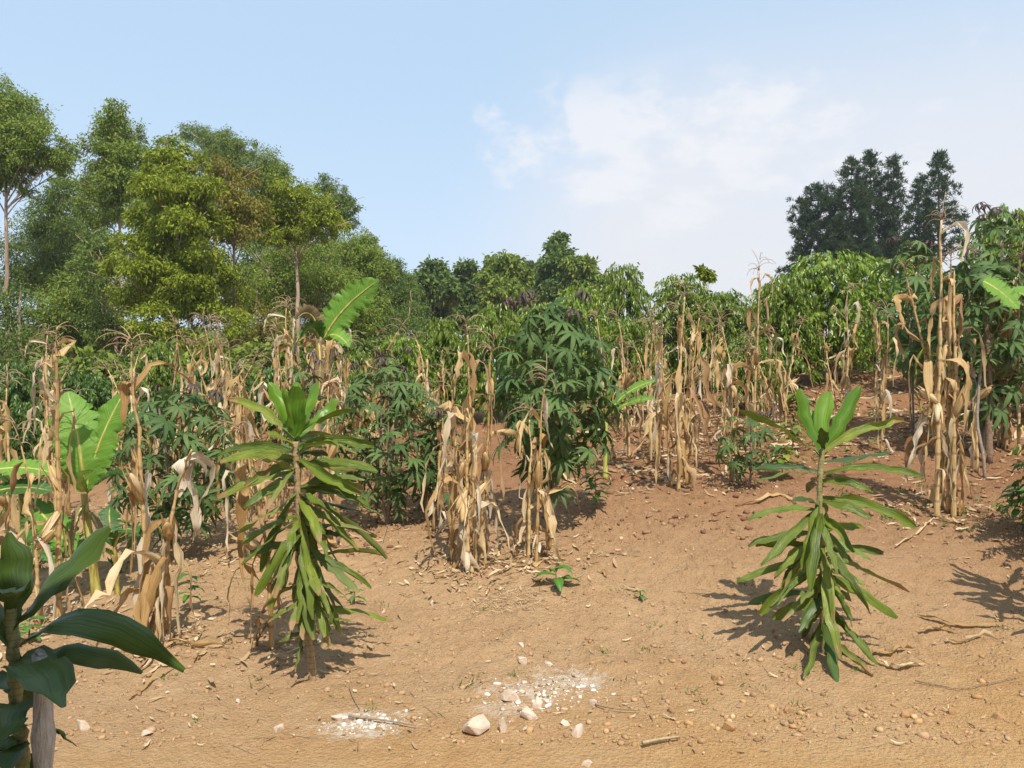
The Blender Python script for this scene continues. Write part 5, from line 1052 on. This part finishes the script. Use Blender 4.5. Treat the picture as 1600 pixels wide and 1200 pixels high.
for a in [('cream curled dry leaf touching the wilted tips of the open dracaena', [(1366, 1020), (1395, 1024), (1432, 1014)], .022, 1), ('pale folded dry leaf below the cream curled one', [(1372, 1034), (1405, 1046), (1446, 1040)], .024, 2),
 ('long brown dry leaf lying flat in the light beyond the open dracaena', [(1432, 965), (1480, 978), (1578, 978)], .020, 3), ('pale crumpled dry leaf under the long brown one', [(1440, 992), (1470, 985), (1498, 988)], .024, 4), ('yellowish dry leaf at the end of the crumpled one', [(1480, 1004), (1520, 1000), (1566, 1002)], .026, 5),
 ('golden dry leaf lying on the slope before the leafy pale maize', [(1150, 794), (1190, 790), (1218, 780), (1250, 796)], .022, 6), ('cream dry leaf trailing from the foot of the tall bare-topped maize', [(262, 1018), (285, 1024), (316, 1026), (350, 1022)], .020, 7), ('thin dry stalk leaf pointing to the grey post', [(200, 1100), (240, 1072), (282, 1050)], .012, 8),
 ('brown dry leaf bent at the foot of the tall bare-topped maize', [(240, 1020), (236, 1050), (206, 1066)], .012, 9), ('small white dry leaf upright on the bare soil before the middle clump', [(760, 934), (766, 926), (769, 918)], .014, 10), ('short buff dry leaf near the seedling', [(912, 872), (925, 868), (930, 862)], .014, 11), ('small pale dry leaf on the soil beyond the seedling', [(936, 902), (945, 906), (950, 912)], .012, 12),
 ('dry leaf roll beside the snapped maize foot', [(800, 890), (830, 888), (850, 880)], .02, 13), ('pale dry leaf leaning at the tallest maize clump foot', [(1400, 862), (1440, 836), (1462, 812)], .016, 14), ('grey dry leaf in the furrow shade behind the open dracaena', [(1420, 672), (1440, 664), (1460, 652)], .03, 15)]: fallen(*a)
def stick(label, path, r, mat='twig'):
    pts = np.array([list(foot(*p)) for p in path]); pts[:, 2] += r*1.5+.008; c = pts[0].copy(); t = np.linspace(0, 1, 8); q = np.linspace(0, 1, len(pts)); P = np.stack([np.interp(t, q, pts[:, k]) for k in range(3)], 1)
    mb = MB(); tube(mb, P-c, r*(1-.5*t), 5); o = mb.build('stick', M[mat], None, c); tag(o, label, 'stick', 'sticks lying on the ground')
stick('dark crooked stick lying across the crushed chalk heap', [(545, 1123), (590, 1130), (650, 1140)], .007); stick('thin pale stick at the edge of the crushed chalk heap', [(546, 1080), (552, 1095), (562, 1112)], .004)
stick('pale broken cane piece on the orange verge', [(1004, 1170), (1030, 1166), (1062, 1160)], .011, 'dracaena_cane'); stick('long thin twig along the verge near the picture border', [(1430, 1068), (1500, 1082), (1590, 1062)], .004); stick('brown twig beside the buff stone at the rubble end', [(930, 1108), (955, 1114), (1000, 1116)], .005)
stick('slim stick standing out of the soil behind the bushy dracaena', [(594, 862), (600, 840), (606, 826)], .006)

# pale cassava cane planted in the tilled ground
def cane():
    b = foot(1540, 748); t = thing('cassava_cane', 'slanting pale cassava cane rising bare from the shaded tilled soil', 'cassava cane', b); Y = b.y
    P = np.array([list(b-Vector((0, 0, .05))), list(pt(1536, 710, Y)), list(pt(1526, 660, Y+.1)), list(pt(1530, 600, Y+.2)), list(pt(1536, 540, Y+.3))])-np.array(b); q = np.linspace(0, 1, 12); P = np.stack([np.interp(q, np.linspace(0, 1, 5), P[:, k]) for k in range(3)], 1)
    mb = MB(); tube(mb, P, .016-.004*q, 7); mb.build('stem', M['cassava_stem'], t)
    for i in range(8):
        me = PALM[i % 5]; o = link('leaf', me, t); a = i*2.4; o.matrix_local = Matrix.Translation(Vector(P[-1])-Vector((0, 0, .03*i))) @ Matrix.Rotation(a, 4, 'Z') @ Matrix.Rotation(R(-25), 4, 'Y') @ Matrix.Scale(.9, 4)
cane()

# ------------------------------------------------------------------ bush thickets at the foot of the gum trees
for i, (lb, Y, bx, cl, mt) in enumerate([
 ('dark green thicket at the border below the pale-trunked gum', 19, 20, [(-30, 590, 50, 34), (20, 580, 40, 34), (60, 600, 40, 30), (0, 640, 60, 30)], 'euc_dark'),
 ('green thicket below the dark bushy gum', 20, 120, [(100, 585, 40, 30), (140, 575, 36, 30), (120, 620, 50, 30), (170, 600, 40, 30)], 'euc_mid'),
 ('dark thicket below the spire-topped gum', 21, 215, [(200, 575, 40, 30), (240, 570, 40, 30), (220, 610, 50, 28), (270, 595, 40, 30)], 'euc_dark'),
 ('green thicket below the lime green gum', 20, 320, [(300, 575, 40, 28), (340, 565, 40, 30), (320, 610, 50, 28), (370, 590, 36, 30)], 'euc_mid'),
 ('green thicket behind the tassels beside the broken banana', 22, 425, [(400, 560, 36, 28), (440, 555, 40, 30), (470, 575, 36, 28), (420, 600, 46, 26)], 'euc_mid'),
 ('grey green thicket behind the broken banana', 24, 540, [(510, 560, 36, 26), (550, 550, 36, 26), (590, 560, 36, 24), (540, 590, 46, 24)], 'euc_dark'),
 ('grey green thicket before the distant line', 26, 680, [(630, 545, 40, 22), (680, 540, 40, 22), (730, 545, 40, 22), (780, 540, 40, 22), (690, 575, 60, 20)], 'far_leaf')]):
    gum(lb, Y, bx, [(bx+2, 620), (bx, 590), (bx+1, 575)], cl, mt, 120+i, dens=45, L=.22, W=.05, tr=.04, group='thickets below the gum trees', name='thicket', cat='thicket', jit=.6, limbs=False)

# unseen made-up building, added so its eave shades the near dracaena and the post
def added_house():
    t = thing('added_house', 'brick house with an iron sheet roof behind the photographer', 'added_house', (-5.0, -2.2, 0))
    def box(mb, x0, x1, y0, y1, z0, z1):
        V = [(x, y, z) for z in (z0, z1) for y in (y0, y1) for x in (x0, x1)]
        mb.add(V, [(0, 2, 3, 1), (4, 5, 7, 6), (0, 1, 5, 4), (2, 6, 7, 3), (0, 4, 6, 2), (1, 3, 7, 5)], [(0, 0)]*8)
    mb = MB(); box(mb, -4, 4.2, -5.5, .3, -.1, 2.9); mb.build('wall', M['ochre'], t, smooth=False)
    mb = MB(); y = np.array([2.72, -2.6, -6.2]); z = np.array([3.66, 4.9, 3.2]); xs = np.linspace(-4.5, 4.55, 120); V = []; k = len(xs)
    for a, b in zip(y, z): V += [(x_, a, b+.012*math.sin(x_*41)) for x_ in xs]
    F = [(r*k+j, r*k+j+1, (r+1)*k+j+1, (r+1)*k+j) for r in range(2) for j in range(k-1)]; mb.add(V, F, [(0, 0)]*len(V)); mb.build('roof', M['pine_bark'], t)
    for x_ in (-4.2, 0, 4.2):
        mb = MB(); tube(mb, [(x_, 2.4, -.1), (x_, 2.4, 3.68)], .06, 8); mb.build('veranda_post', M['post_wood'], t)
added_house()

# ------------------------------------------------------------------ the air: dry-season haze over the far trees
def haze():
    m, N, L = nodes_of('haze_air'); out = N.new('ShaderNodeOutputMaterial'); v = N.new('ShaderNodeVolumePrincipled')
    v.inputs['Color'].default_value = (.86, .92, 1, 1); v.inputs['Density'].default_value = .0005; v.inputs['Anisotropy'].default_value = .2
    L.new(v.outputs[0], out.inputs['Volume'])
    x0, x1, y0, y1, z0, z1 = -2300, 2300, -18, 1800, -7, 24
    V = np.array([(x, y, z) for z in (z0, z1) for y in (y0, y1) for x in (x0, x1)], float); F = np.array([(0, 2, 3, 1), (4, 5, 7, 6), (0, 1, 5, 4), (2, 6, 7, 3), (0, 4, 6, 2), (1, 3, 7, 5)])
    o = link('haze', fast_mesh('haze', V, F, m)); tag(o, kind='stuff')
haze()
